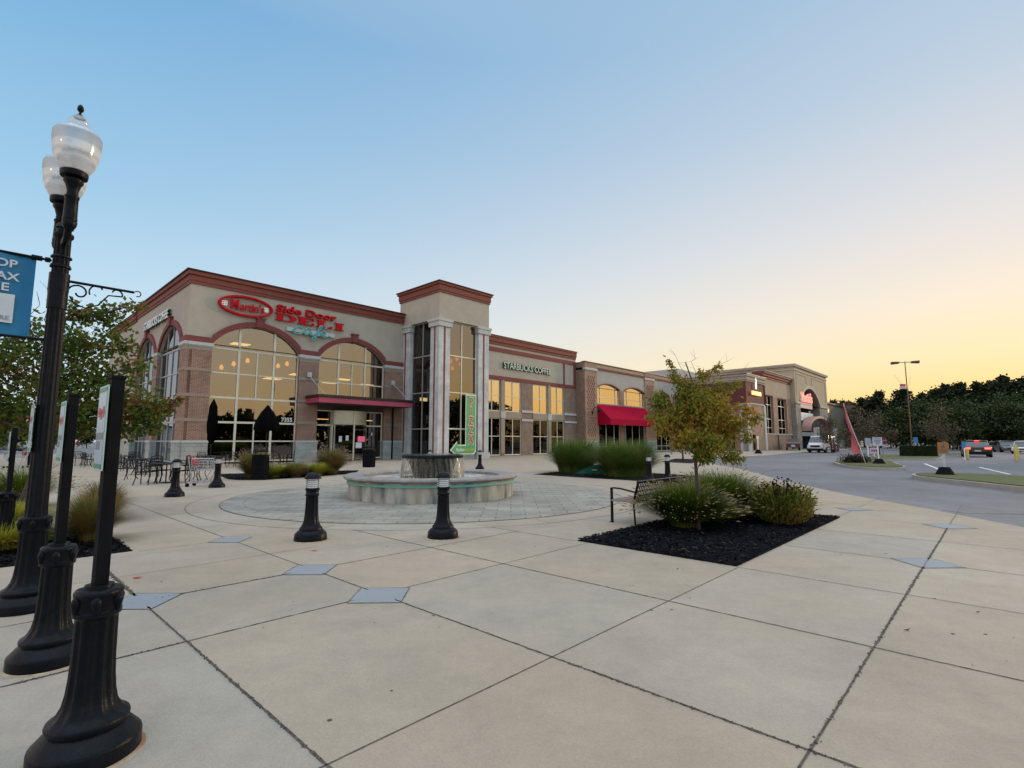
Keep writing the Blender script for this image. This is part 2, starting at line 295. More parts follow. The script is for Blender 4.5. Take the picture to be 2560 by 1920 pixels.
# wall frames: (along, up, inward) -> building coordinates
def front(n0): return lambda a, z, d: (a, -n0 + d, z)
def left(s0): return lambda a, z, d: (s0 + d, a, z)
def arcz(op, a):
    A, B, zb, zs, h = op
    if h <= 0: return zs
    R = ((B - A) ** 2 / 4 + h * h) / (2 * h); return zs + sqrt(max(0, R * R - (a - (A + B) / 2) ** 2)) - (R - h)
def wall(mb, fr, a0, a1, z0, z1, ops=(), depth=.3, back=0):
    xs = {round(a0, 4), round(a1, 4)}
    for op in ops:
        n = 24 if op[4] > 0 else 1
        for i in range(n + 1): xs.add(round(op[0] + (op[1] - op[0]) * i / n, 4))
    xs = sorted(x for x in xs if a0 - 1e-6 <= x <= a1 + 1e-6)
    for x, y in zip(xs, xs[1:]):
        mid = (x + y) / 2; cur = (z0, z0)
        for op in sorted((o for o in ops if o[0] < mid < o[1]), key=lambda o: o[2]):
            if op[2] > cur[0] + 1e-4: mb.quad(fr(x, cur[0], 0), fr(y, cur[1], 0), fr(y, op[2], 0), fr(x, op[2], 0))
            cur = (arcz(op, x), arcz(op, y))
            mb.quad(fr(x, cur[0], 0), fr(y, cur[1], 0), fr(y, cur[1], depth), fr(x, cur[0], depth))
            if op[2] > 0.02: mb.quad(fr(x, op[2], 0), fr(y, op[2], 0), fr(y, op[2], depth), fr(x, op[2], depth))
        if z1 > cur[0]: mb.quad(fr(x, cur[0], 0), fr(y, cur[1], 0), fr(y, z1, 0), fr(x, z1, 0))
    for op in ops:
        for a in (op[0], op[1]): mb.quad(fr(a, op[2], 0), fr(a, op[3], 0), fr(a, op[3], depth), fr(a, op[2], depth))
    return mb
def fb(mb, fr, a0, a1, z0, z1, d0, d1):          # box in wall frame (d negative = proud of the wall)
    c = [fr(a, z, d) for a in (a0, a1) for z in (z0, z1) for d in (d0, d1)]
    xs = [p[0] for p in c]; ys = [p[1] for p in c]; zs = [p[2] for p in c]
    return mb.box(min(xs), max(xs), min(ys), max(ys), min(zs), max(zs))
def band(mb, fr, pts, t, d0, d1):                # moulding following a line, t thick upwards along its normal
    up = []
    for i, p in enumerate(pts):
        a = pts[max(i - 1, 0)]; b = pts[min(i + 1, len(pts) - 1)]; dx, dz = b[0] - a[0], b[1] - a[1]; l = hypot(dx, dz)
        up.append((p[0] - dz / l * t, p[1] + dx / l * t))
    for i in range(len(pts) - 1):
        q = [pts[i], pts[i + 1], up[i + 1], up[i]]
        vs = [fr(a, z, d) for d in (d0, d1) for a, z in q]
        mb.add(vs, [(0, 1, 2, 3), (7, 6, 5, 4), (0, 1, 5, 4), (2, 3, 7, 6), (0, 3, 7, 4), (1, 2, 6, 5)])
    return mb
def arcpts(op, n=22, grow=0): return [(op[0] - grow + (op[1] - op[0] + 2 * grow) * i / n, arcz((op[0] - grow, op[1] + grow, op[2], op[3], op[4]), op[0] - grow + (op[1] - op[0] + 2 * grow) * i / n)) for i in range(n + 1)]
def window(parent, fr, op, vs, hs, gm, fm, d=.2, bar=.07, thin=(), cut=None, label=None):
    """op opening; vs: (a, halfwidth[, z0, z1]) uprights; hs: (z, halfwidth) cross bars"""
    A, B, zb, zs, h = op; n = 22 if h > 0 else 1; mb = MB()
    cols = sorted({A, B} | {v[0] for v in vs}); rows = sorted({zb} | {z for z, _ in hs if zb < z < zs + .01}); rows.append(None)
    for ci, (ca, cb) in enumerate(zip(cols, cols[1:])):
        sub = 8 if h > 0 else 1
        for ri in range(len(rows) - 1):
            z0, z1 = rows[ri], rows[ri + 1]; zt = zs if z1 is None else z1; ta, tz = rnd.gauss(0, .0035), rnd.gauss(0, .0035); am, zm = (ca + cb) / 2, (z0 + zt) / 2
            g_ = lambda a, z: fr(a, z, d + ta * (a - am) + tz * (z - zm))
            for k in range(sub):
                x, y = ca + (cb - ca) * k / sub, ca + (cb - ca) * (k + 1) / sub; zx, zy = (arcz(op, x), arcz(op, y)) if z1 is None else (z1, z1)
                mb.quad(g_(x, z0), g_(y, z0), g_(y, zy), g_(x, zx))
    g = mb.build('window', gm, parent, label=label)
    f = MB(); e = .05
    fb(f, fr, A, A + 2 * bar * .6, zb, zs, d - e, d + e * .6); fb(f, fr, B - 2 * bar * .6, B, zb, zs, d - e, d + e * .6)
    fb(f, fr, A + .084, B - .084, zb, zb + .1, d - e * .96, d + e * .6)
    if h <= 0: fb(f, fr, A + .084, B - .084, zs - .08, zs, d - e * .96, d + e * .6)
    for v in vs:
        z0 = v[2] if len(v) > 2 else zb + .1; z1 = v[3] if len(v) > 3 else arcz(op, v[0]) - .01
        fb(f, fr, v[0] - v[1], v[0] + v[1], z0, z1, d - e * 1.1, d + e * .5)
    for z, hw in hs: fb(f, fr, A + .084, B - .084, z - hw, z + hw, d - e * .9, d + e * .4)
    f.build('frame', fm, g); return g
def cornice(mb, z0, z1, poly, outs):
    """stepped band round an L of straight runs: poly = [(x,y),...] outline, outward = right-hand side"""
    k = len(outs)
    for i, o in enumerate(outs):
        za, zb = z0 + (z1 - z0) * o[1], z0 + (z1 - z0) * o[2]
        for (x0, x1, y0, y1) in poly: mb.box(x0 - o[0] * (1 if True else 0), x1 + o[0], y0 - o[0], y1 + o[0], za, zb)
    return mb

# ================================================================ THE GROUND
m = MB(); m.quad((-900, -900, -.08), (900, -900, -.08), (900, 900, -.08), (-900, 900, -.08)); struct(m.build('ground', ASPH))
PL = [(6.9, -8), (7.6, 0), (8.5, 5.5), (9.26, 9.57), (9.6, 12.2), (9.85, 15.5), (10.3, 18.3), (10.95, 21.8), (12.0, 25.6), (12.75, 29), (13.3, 33), (13.9, 37), (14.9, 41), (16.8, 45), (20.2, 49.3), (27.6, 57.4),
      (43, 76), W(112, 17.5)[:2], W(112, -45)[:2], W(-9, -45)[:2], W(-9, 12)[:2], W(-16, 14)[:2], W(-60, 18)[:2], (-20, -24)]
def sheet(name, poly, z0, z1, m, **k):
    b = MB(); b.prism(poly, z0, z1); return b.build(name, m, **k)
struct(sheet('plaza', PL, -.08, 0, CONC))
# joints of the concrete: strips of uneven width, a few cracked and worn
def joint(b, p, q, w0=.012, rough=.5, z=.006):
    w0 *= .5
    L = hypot(q[0] - p[0], q[1] - p[1]); n = max(2, int(L / .045)); dx, dy = (q[0] - p[0]) / L, (q[1] - p[1]) / L
    vs = []; ph = rnd.random() * 50
    for i in range(n + 1):
        t = i / n; wob = .006 * noise.noise((ph + t * L * .8, 0, 0)); a = w0 * (1 + rough * 1.6 * noise.noise((ph + t * L * 24, 3, 0))) ; c = w0 * (1 + rough * 1.6 * noise.noise((ph + t * L * 24, 9, 0)))
        x, y = p[0] + dx * L * t, p[1] + dy * L * t; a = max(.0025, a); c = max(.0025, c)
        vs += [(x - dy * (wob + a), y + dx * (wob + a), z), (x + dy * (c - wob), y - dx * (c - wob), z)]
    b.add(vs, [(2 * i, 2 * i + 1, 2 * i + 3, 2 * i + 2) for i in range(n)])
FC = (-2.33, 15.35)                             # centre of the fountain
def clip_ring(p, q, R):
    out = []; n = max(1, int(hypot(q[0] - p[0], q[1] - p[1]) / .25)); seg = None
    for i in range(n):
        a = i / n; c = (i + 1) / n; m_ = (a + c) / 2; x, y = p[0] + (q[0] - p[0]) * m_, p[1] + (q[1] - p[1]) * m_
        if hypot(x - FC[0], y - FC[1]) > R: seg = (seg[0], c) if seg else (a, c)
        elif seg: out.append(seg); seg = None
    if seg: out.append(seg)
    return [((p[0] + (q[0] - p[0]) * a, p[1] + (q[1] - p[1]) * a), (p[0] + (q[0] - p[0]) * c, p[1] + (q[1] - p[1]) * c)) for a, c in out]
jb = MB(); RING = 6.15
def jl(s0, n0, s1, n1, w0=.011, r=.5):
    for p, q in clip_ring(W(s0, n0)[:2], W(s1, n1)[:2], RING): joint(jb, p, q, w0, r)
SL = [-8.42, -6.7, -4.9, -3.05, -1.18, .78, 2.75, 4.5]; NL = [27.9, 29.68, 31.18, 32.45, 33.93, 36.18, 37.84]
jl(-8.42, 30.2, -8.42, 32.2, .03, 1.3); jl(-8.42, 32.7, -8.42, 45, .016, .9)
jl(-6.7, 12, -6.7, 29.4, .012); jl(-6.7, 29.95, -6.7, 32.2, .010); jl(-6.7, 32.7, -6.7, 33.72, .013, .9); jl(-6.7, 34.2, -6.7, 45, .015, 1.1)
jl(-4.9, 28, -4.9, 45, .013, .9); jl(-3.05, 29, -3.05, 33.7, .010); jl(-3.05, 36.2, -3.05, 45, .010)
jl(-1.18, 36.2, -1.18, 37.6); jl(-1.18, 38.1, -1.18, 44); jl(.78, 36.2, .78, 44); jl(2.75, 36.2, 2.75, 37.6); jl(2.75, 38.1, 2.75, 43); jl(4.5, 33, 4.5, 42)
jl(-30, 27.9, -4, 27.9, .007); jl(-7.9, 29.68, -6.95, 29.68, .008); jl(-30, 31.18, -6, 31.18, .007); jl(-30, 32.45, -8.7, 32.45); jl(-8.1, 32.45, -6.95, 32.45, .018, 1.2); jl(-6.4, 32.45, -3.05, 32.45, .012, .8)
jl(-30, 33.93, -8.42, 33.93, .016, 1.1); jl(-8.42, 33.93, -6.98, 33.93, .013, 1); jl(-6.42, 33.93, -3.05, 33.93, .009)
jl(-30, 36.18, -3.05, 36.18, .008); jl(-14, 37.84, -4.8, 37.84, .012); jl(-4.8, 37.84, -3.0, 37.84, .016); jl(-3, 37.84, -1.45, 37.84, .024, 1.1); jl(-.9, 37.84, 2.5, 37.84, .022, 1); jl(3.0, 37.84, 7, 37.84, .01)
jl(2.7, 36.1, 4.1, 36.1, .008); jl(4.8, 36.1, 9, 36.1, .008)
for nn in (25.7, 23.5, 21, 18.2, 15.4, 12.6, 9.8, 7, 4.3): jl(-6.7 if nn > 12 else -8.9, nn, -4 if nn > 21 else 16, nn, .007)
for ss in (6.5, 9, 11.5, 14, 17, 20, 23, 26, 29): jl(ss, 4, ss, 20, .007)
for k in range(64):                             # ring joint round the pavers
    a0, a1 = 2 * pi * k / 64, 2 * pi * (k + 1) / 64
    joint(jb, (FC[0] + 6.12 * cos(a0), FC[1] + 6.12 * sin(a0)), (FC[0] + 6.12 * cos(a1), FC[1] + 6.12 * sin(a1)), .013, .9)
for k in range(9):
    a = .35 + 2 * pi * k / 9; joint(jb, (FC[0] + 5.6 * cos(a), FC[1] + 5.6 * sin(a)), (FC[0] + 6.1 * cos(a), FC[1] + 6.1 * sin(a)), .009)
for (s0, n0, ln, a0) in ((-5.9, 31.6, .4, .4),):
    p = Vector(W(s0, n0)); a = a0
    for k in range(int(ln / .07)):
        a += rnd.gauss(0, .35); q = p + Vector((cos(a), sin(a), 0)) * .07; joint(jb, p[:2], q[:2], .0035, .9); p = q; a = a * .9 + a0 * .1
struct(jb.build('pavement', JOINT))
sb = MB(); SS = [-30, -26, -22, -18, -14, -11, -8.42, -6.7, -4.9, -3.05, -1.18, .78, 2.75, 4.5, 6.5, 9]; NN = [4.3, 7, 9.8, 12.6, 15.4, 18.2, 21, 23.5, 25.7, 27.9, 29.68, 31.18, 32.45, 33.93, 36.18, 37.84, 40.1, 42.4, 45]
for i in range(len(SS) - 1):
    for j in range(len(NN) - 1):
        if SS[i + 1] > 3 and NN[j + 1] > 36: continue
        if SS[i + 1] > 4.6 and NN[j + 1] > 25: continue
        if SS[i] < -14 and NN[j] < 20: continue
        q = [W(SS[i], NN[j], .002), W(SS[i + 1], NN[j], .002), W(SS[i + 1], NN[j + 1], .002), W(SS[i], NN[j + 1], .002)]; sb.quad(*q)
struct(sb.build('paving', SLAB))
DIA = mat('smooth grey inset', (.25, .272, .29), (.23, .25, .265), 1.5, .75, bump=.1, bscale=80)
DJ = MB(); db = MB()
for s_, n_, r in ((-6.72, 33.97, .36), (-6.72, 32.45, .345), (-8.42, 32.45, .36), (-6.7, 29.68, .33), (-1.16, 37.85, .38), (2.76, 37.84, .40), (4.42, 36.08, .36), (-8.42, 36.2, .0), (-3.05, 40.1, .36)):
    if r == 0: continue
    c = W(s_, n_); R = r * .72
    P = [W(s_ + r, n_), W(s_, n_ + r), W(s_ - r, n_), W(s_, n_ - r)]
    db.add([(p[0], p[1], .006) for p in P], [(0, 1, 2, 3)])
    for i in range(4): joint(DJ, P[i][:2], P[(i + 1) % 4][:2], .006, .6, .009)
struct(db.build('paving', DIA)); struct(DJ.build('pavement', JOINT))
# the round of stamped pavers and its dark edge
PAV = brick('stamped grey pavers', (.30, .28, .235), (.235, .222, .19), (.12, .11, .095), .62, .31, .011, planxy=True, bump=.5)
pv = MB(); pv.add([(FC[0] + 5.42 * cos(2 * pi * i / 96), FC[1] + 5.42 * sin(2 * pi * i / 96), .008) for i in range(96)], [tuple(range(96))]); struct(pv.build('paving', PAV))
pe = MB()
for rad, ww in ((5.42, .016), (4.9, .006)):
    for k in range(96):
        a0, a1 = 2 * pi * k / 96, 2 * pi * (k + 1) / 96
        joint(pe, (FC[0] + rad * cos(a0), FC[1] + rad * sin(a0)), (FC[0] + rad * cos(a1), FC[1] + rad * sin(a1)), ww, .9, .012)
struct(pe.build('pavement', JOINT))
# mulch beds
CH = []
def bed(name, poly, h=.05, chips=0, seedv=1, holes=None):
    b = MB(); b.prism(poly, .005, .012); struct(b.build(name, MULCH))
    xs = [p[0] for p in poly]; ys = [p[1] for p in poly]; r = random.Random(seedv); c = MB(); k = 0
    while k < chips:
        x, y = r.uniform(min(xs) - .04, max(xs) + .04), r.uniform(min(ys) - .04, max(ys) + .04)
        ins = False; j = len(poly) - 1
        for i in range(len(poly)):
            if (poly[i][1] > y) != (poly[j][1] > y) and x < (poly[j][0] - poly[i][0]) * (y - poly[i][1]) / (poly[j][1] - poly[i][1]) + poly[i][0]: ins = not ins
            j = i
        if not ins: continue
        k += 1; l = r.uniform(.010, .034); wd = r.uniform(.004, .011); a = r.uniform(0, pi); zz = r.uniform(.014, .042) if ins else .012
        ca, sa = cos(a), sin(a); t = r.uniform(-.6, .6)
        c.add([(x - ca * l - sa * wd, y - sa * l + ca * wd, zz - t * .012), (x + ca * l - sa * wd, y + sa * l + ca * wd, zz + t * .012), (x + ca * l + sa * wd, y + sa * l - ca * wd, zz + t * .012 + .01), (x - ca * l + sa * wd, y - sa * l - ca * wd, zz - t * .012 + .008)], [(0, 1, 2, 3)])
    if chips: tag(c.build('mulch', CHIP), 'loose black bark chips spread over ' + {'mulch_bed': 'the planting beds'}.get(name, 'the bed'), 'mulch', kind='stuff')
rect = lambda a, b, c, d: [W(a, c)[:2], W(b, c)[:2], W(b, d)[:2], W(a, d)[:2]]
bed('mulch_bed', rect(-3.02, 2.65, 33.72, 36.15), chips=22000, seedv=2)
bed('mulch_bed', rect(-13.5, -7.95, 26.4, 29.58), chips=12000, seedv=3)
bed('mulch_bed', [(-13.9, 24.6), (-11.6, 21.4), (-10.9, 20.9), (-9.9, 20.95), (-8.9, 22.6), (-7.6, 25.2), (-8.1, 27.7), (-10.2, 27.4)], chips=2200, seedv=4)
bed('mulch_bed', [(1.0, 24.5), (2.3, 23.1), (5.2, 20.3), (6.6, 21.8), (8.6, 22.9), (6.6, 25.8), (3.4, 28.0)], chips=2500, seedv=5)
bed('mulch_bed', [(11.2, 39.2), (12.6, 36.6), (16.4, 44.6), (14.6, 46.6)])
# traffic islands with kerbs and grass
def island(poly, name='kerb'):
    cx = sum(p[0] for p in poly) / len(poly); cy = sum(p[1] for p in poly) / len(poly)
    # soften the outline
    for _ in range(2):
        q = []
        for i in range(len(poly)):
            a, b = poly[i], poly[(i + 1) % len(poly)]; q += [(a[0] * .75 + b[0] * .25, a[1] * .75 + b[1] * .25), (a[0] * .25 + b[0] * .75, a[1] * .25 + b[1] * .75)]
        poly = q
    struct(sheet('kerb', poly, -.08, .085, CONC2))
    inn = [(cx + (x - cx) * (1 - .2 / max(.8, hypot(x - cx, y - cy))), cy + (y - cy) * (1 - .2 / max(.8, hypot(x - cx, y - cy)))) for x, y in poly]
    struct(sheet('lawn', inn, .08, .12, LAWN))
island([(20.1, 30.6), (20.8, 28.9), (22.2, 29.4), (24.3, 32.5), (28.9, 40), (28.2, 42.2), (25.3, 41), (21.4, 34.6)])
island([(17.1, 22.3), (16.7, 19), (16.4, 16.5), (16.1, 11), (20.2, 11), (20.9, 17), (21.4, 21.2), (21.2, 23.2), (19.6, 24.3), (18.2, 23.9)])
island([(30.8, 44), (33, 44.3), (37.2, 44.9), (43.5, 52.6), (45, 58), (39.5, 56.5), (34.4, 50.5)])
island([(47, 58), (56, 60), (60, 66), (50, 66)])
mk = MB()
for (u0, v0, u1, v1) in ((2311, 1159, 2354, 1176), (2448, 1168, 2525, 1186), (2440, 1158, 2495, 1158.6), (2486, 1150, 2527, 1151), (2252, 1142, 2266, 1147), (2330, 1118, 2400, 1119), (2470, 1135, 2560, 1136)):
    a, b = at(u0, v0, -.08), at(u1, v1, -.08); d = Vector((b[0] - a[0], b[1] - a[1], 0)).normalized(); n_ = Vector((-d.y, d.x, 0)) * .07
    mk.quad((a[0] - n_.x, a[1] - n_.y, -.075), (b[0] - n_.x, b[1] - n_.y, -.075), (b[0] + n_.x, b[1] + n_.y, -.075), (a[0] + n_.x, a[1] + n_.y, -.075))
struct(mk.build('road_marking', WHITEP))
ck = MB()                                       # sealed cracks in the drive
for (pts) in ([(1920, 1160), (1935, 1158), (1950, 1155), (1990, 1153)], [(1905, 1180), (1950, 1175), (2000, 1177), (2060, 1176)], [(2243, 1169), (2280, 1182), (2330, 1190), (2390, 1198)], [(2355, 1276), (2420, 1284), (2500, 1285), (2570, 1286)], [(2295, 1253), (2315, 1254)]):
    for p, q in zip(pts, pts[1:]): joint(ck, at(*p, -.08), at(*q, -.08), .035, .8, -.075)
struct(ck.build('road', JOINT))

# ================================================================ THE CORNER BUILDING (deli wing, tower, coffee wing)
B1 = thing('shop_building', 'greige stucco and brick corner building with red cornice, arched windows and a square glazed tower', 'building', (OX, OY, 0), ANG)
F0 = front(0); L0 = left(0)
w1 = (1.5, 7.55, .12, 8.15, 1.55); w2 = (9.1, 15.1, 4.62, 8.15, 1.55); w2b = (9.1, 15.1, .12, 4.0, 0)
a1 = (1.13, 6.9, .12, 8.15, 1.6); a2 = (8.05, 13.72, .12, 8.15, 1.6)
up = [(w1[0], w1[1], 8.15, 8.15, 1.55), (w2[0], w2[1], 8.15, 8.15, 1.55)]
m = MB(); wall(m, F0, 0, 17.0, 8.15, 12.1, up, .3); wall(m, L0, 0, 27, 8.15, 12.1, [(a1[0], a1[1], 8.15, 8.15, 1.6), (a2[0], a2[1], 8.15, 8.15, 1.6)], .3)
fb(m, L0, 13.9, 26.9, 2.0, 8.15, 0, .3)
m.build('stucco_wall', STUCCO, B1)
# brick piers with bands and stone feet, front then side
BZ = [(2.85, 3.05), (4.5, 4.7), (6.2, 6.4)]
def pier(fr, a, b, d0=-.1):
    m = MB(); fb(m, fr, a, b, 1.6, 7.62, d0, .3); pr = m.build('brick_pier', BRICK, B1)
    for za, zb in BZ: m = MB(); fb(m, fr, a - .03, b + .03, za, zb, d0 - .035, .29); m.build('brick_band', BAND, pr)
    m = MB(); fb(m, fr, a, b, 7.62, 7.92, d0 - .02, .3); m.build('frieze', SMOOTH, B1)
    m = MB(); fb(m, fr, a - .07, b + .07, 7.92, 8.15, d0 - .1, .3); fb(m, fr, a - .03, b + .03, 7.86, 7.92, d0 - .06, .29); m.build('pier_cap', CAPSTONE, B1, bevel=.02)
    m = MB(); fb(m, fr, a - .06, b + .06, 0, 1.44, d0 - .1, .3); sp = m.build('stone_base', STONE, B1)
    m = MB(); fb(m, fr, a - .1, b + .1, 1.44, 1.6, d0 - .15, .3); m.build('base_cap', CAPSTONE, sp, bevel=.02)
pier(F0, .1, 1.5); pier(F0, 7.55, 9.1); pier(F0, 15.1, 17.0)
pier(L0, -.1, 1.13); pier(L0, 6.9, 8.05); pier(L0, 13.72, 14.6)
m = MB(); fb(m, L0, 14.7, 26.9, 1.72, 2.3, -.02, .25); m.build('brick_base', BRICK, B1)
m = MB(); fb(m, L0, 14.72, 27, 0, 1.6, -.12, .3); sp = m.build('stone_base', STONE, B1); m = MB(); fb(m, L0, 14.74, 27, 1.6, 1.72, -.16, .3); m.build('base_cap', CAPSTONE, sp)
m = MB(); fb(m, F0, 9.1, 15.1, 4.0, 4.62, -.02, .3); m.build('entrance_header', mat('dark brown header', (.07, .045, .035), rough=.7), B1)
# red band over the arches with keystones
m = MB()
for fr, ops, a0_, a1_ in ((F0, (up[0], up[1]), -.13, 17.0), (L0, ((a1[0], a1[1], 8.15, 8.15, 1.6), (a2[0], a2[1], 8.15, 8.15, 1.6)), 0, 14.7)):
    pts = [(a0_, 8.17)]
    for op in ops: pts += [(x, z + .02) for x, z in arcpts(op)]
    pts.append((a1_, 8.17)); band(m, fr, pts, .37, -.13, .05)
    for op in ops: k = MB(); c = (op[0] + op[1]) / 2; fb(k, fr, c - .27, c + .27, 9.72, 10.33, -.24, .02); fb(k, fr, c - .33, c + .33, 10.33, 10.42, -.28, .02); k.build('keystone', MAROON, B1)
m.build('arch_trim', MAROON, B1)
# cornice
m = MB()
for o_, za, zb in ((.08, 12.06, 12.28), (.12, 12.28, 12.66), (.24, 12.66, 12.93)): m.box(-o_, 16.95, -o_, 15.2, za, zb)
for o_, za, zb in ((.1, 11.9, 12.1), (.18, 12.1, 12.45), (.25, 12.45, 12.62)): m.box(-o_, 16.9, 15.2, 27.1, za, zb)
m.build('cornice', RED, B1)
m = MB(); m.box(-.34, 16.96, -.34, 15.24, 12.93, 13.0); m.box(-.29, 16.9, 15.24, 27.14, 12.62, 12.68); m.build('coping', COPING, B1)
# windows
H1 = [(7.95, .07), (6.25, .045), (4.55, .07), (2.85, .07), (1.55, .045)]
g = window(B1, F0, w1, [(3.31, .075), (5.74, .075), (4.55, .045, 4.6, 7.9), (4.55, .045, .2, 2.8)], H1, GLASS, CREAM)
g = window(B1, F0, w2, [(10.88, .075), (13.3, .075), (12.09, .045, 4.7, 7.9)], H1[:2], GLASS, CREAM)
window(B1, F0, w2b, [(10.45, .075), (13.5, .075)], [(2.82, .06)], GLASS_LOW, CREAM)
window(B1, L0, a1, [(2.6, .06), (4.0, .06), (5.4, .06)], H1, GLASS_SIDE, ALU, label='tall arched side window nearest the corner')
window(B1, L0, a2, [(9.5, .06), (10.9, .06), (12.3, .06)], H1, GLASS_SIDE, ALU, label='tall arched side window farther from the corner')
# entrance: curved drum, doors, sidelights
m = MB(); n = 18; c = 11.9; R = 1.5
arc = [(c - R * cos(pi * i / n), -.05 - .75 * sin(pi * i / n)) for i in range(n + 1)]
for i in range(n):
    (x0, y0), (x1, y1) = arc[i], arc[i + 1]; m.quad((x0, y0, 2.87), (x1, y1, 2.87), (x1, y1, 3.98), (x0, y0, 3.98))
m.add([(x, y, 2.87) for x, y in arc], [tuple(range(n + 1))]); m.build('entrance_drum', mat('ribbed pale metal', (.50, .45, .33), (.42, .38, .28), 2, .35, metal=.35, aniso=(1, 1, 12)), B1, autos=40)
m = MB()
for x, y in (arc[0], arc[n // 2], arc[-1], (10.6, -.12), (13.2, -.12)): m.box(x - .05, x + .05, y - .06, y + .04, 0, 2.87)
m.box(c - .04, c + .04, -.86, -.80, 2.9, 3.98); d_ = m.build('door_frame', CREAM, B1)
m = MB(); m.quad((10.5, -.4, .05), (11.85, -.78, .05), (11.85, -.78, 2.8), (10.5, -.4, 2.8)); m.quad((11.95, -.78, .05), (13.3, -.4, .05), (13.3, -.4, 2.8), (11.95, -.78, 2.8)); m.build('glass_door', GLASS_LOW, B1)
NOTE = mat('paper notices', (.72, .72, .70), rough=.8)
for x0, x1, z0, z1, mm, y_ in ((10.75, 11.0, 1.5, 1.95, NOTE, -.54), (11.25, 11.5, 1.6, 2.0, NOTE, -.68), (12.1, 12.65, 1.0, 1.45, NOTE, -.76), (12.3, 12.95, 1.5, 1.95, emis('pink door notice', (.75, .12, .2), .25), -.72), (14.0, 14.15, 2.05, 2.25, NOTE, .12)):
    mb_ = MB(); mb_.box(x0, x1, y_ - .045, y_ - .03, z0, z1); mb_.build('door_notice', mm, B1)
# canopy over the entrance with its tie rods
m = MB(); m.box(8.15, 16.5, -2.25, -.12, 4.42, 4.8); m.build('canopy', mat('rose red canopy fascia', (.42, .055, .10), (.36, .05, .09), 2, .5), B1, bevel=.01)
m = MB(); m.box(8.1, 16.55, -2.3, -.13, 4.802, 5.02); m.build('canopy_roof', COPING, B1)
m = MB(); m.box(8.2, 16.4, -2.2, -.2, 4.39, 4.418); m.build('canopy_soffit', DARK, B1)
m = MB()
for x in (8.3, 15.85): m.tube([(x, -.2, 6.55), (x + .45, -2.0, 5.03)], .022, 6); m.box(x - .15, x + .15, -.32, -.12, 6.45, 6.82)
m.build('tie_rod', CAPSTONE, B1)
m = MB(); m.tube([(15.9, -.26, 0), (15.9, -.26, 4.4)], .07, 8); m.build('downpipe', BLACK2, B1)
# dark rooms behind the glass, ceiling panels, pendant lamps
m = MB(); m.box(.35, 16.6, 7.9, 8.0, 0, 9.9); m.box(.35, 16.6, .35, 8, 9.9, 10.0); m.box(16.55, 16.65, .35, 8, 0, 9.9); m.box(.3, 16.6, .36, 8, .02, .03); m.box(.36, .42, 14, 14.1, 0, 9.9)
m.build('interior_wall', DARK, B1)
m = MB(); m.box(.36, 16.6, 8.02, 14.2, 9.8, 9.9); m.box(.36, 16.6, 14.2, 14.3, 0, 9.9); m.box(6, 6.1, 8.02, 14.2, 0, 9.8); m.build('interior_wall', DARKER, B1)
m = MB(); m.box(.4, 16.5, 3.5, 7.8, 4.7, 4.8); m.build('interior_floor', mat('upper floor edge', (.16, .12, .08), rough=.8), B1)
PAN = emis('ceiling panel light', (1, .82, .45), 3.2); PEN = emis('amber pendant glow', (1, .52, .10), 2.6)
m = MB()
for x, y, z in ((4.3, 3, 8.87), (6.9, 3.2, 6.47), (8.9, 3, 6.95), (12.5, 4.5, 6.7), (15.8, 4.2, 6.75), (11, 6, 6.9), (14.6, 6, 7.3)): m.box(x - .6, x + .6, y - .45, y + .45, z, z + .05)
m.build('ceiling_light', PAN, B1)
m = MB()
for x, y, z in ((3.08, 3, 7.0), (3.9, 3, 7.35), (4.88, 3, 7.7), (7.2, 3, 7.55), (7.9, 3, 7.8)): m.lathe([(.12, z - .16), (.15, z - .05), (.11, z + .12), (.02, z + .2)], 12, (x, y))
for x, y, z in ((1.8, 1.2, 2.1),): m.lathe([(.02, z - .18), (.12, z - .1), (.15, z + .02), (.07, z + .2)], 12, (x, y))
m.build('pendant_lamp', PEN, B1)
m = MB()
r = random.Random(3)
for i in range(26): x = r.uniform(10, 16); z = r.uniform(.5, 2.3); m.box(x, x + r.uniform(.1, .5), 4 + r.random() * 3, 7.2, z, z + r.uniform(.05, .3))
m.build('shelving', mat('dim shelves', (.14, .08, .04), (.05, .03, .02), 1.5, .8, island=[(.16, .09, .04), (.05, .05, .05), (.20, .16, .10), (.10, .02, .02)]), B1)
m = MB()
for x in (10.4, 12.4, 14.6): m.box(x, x + 1.0, 2.5, 2.6, 3.35, 3.42)
m.build('ceiling_light', emis('warm shop light', (1, .55, .18), 2.5), B1)
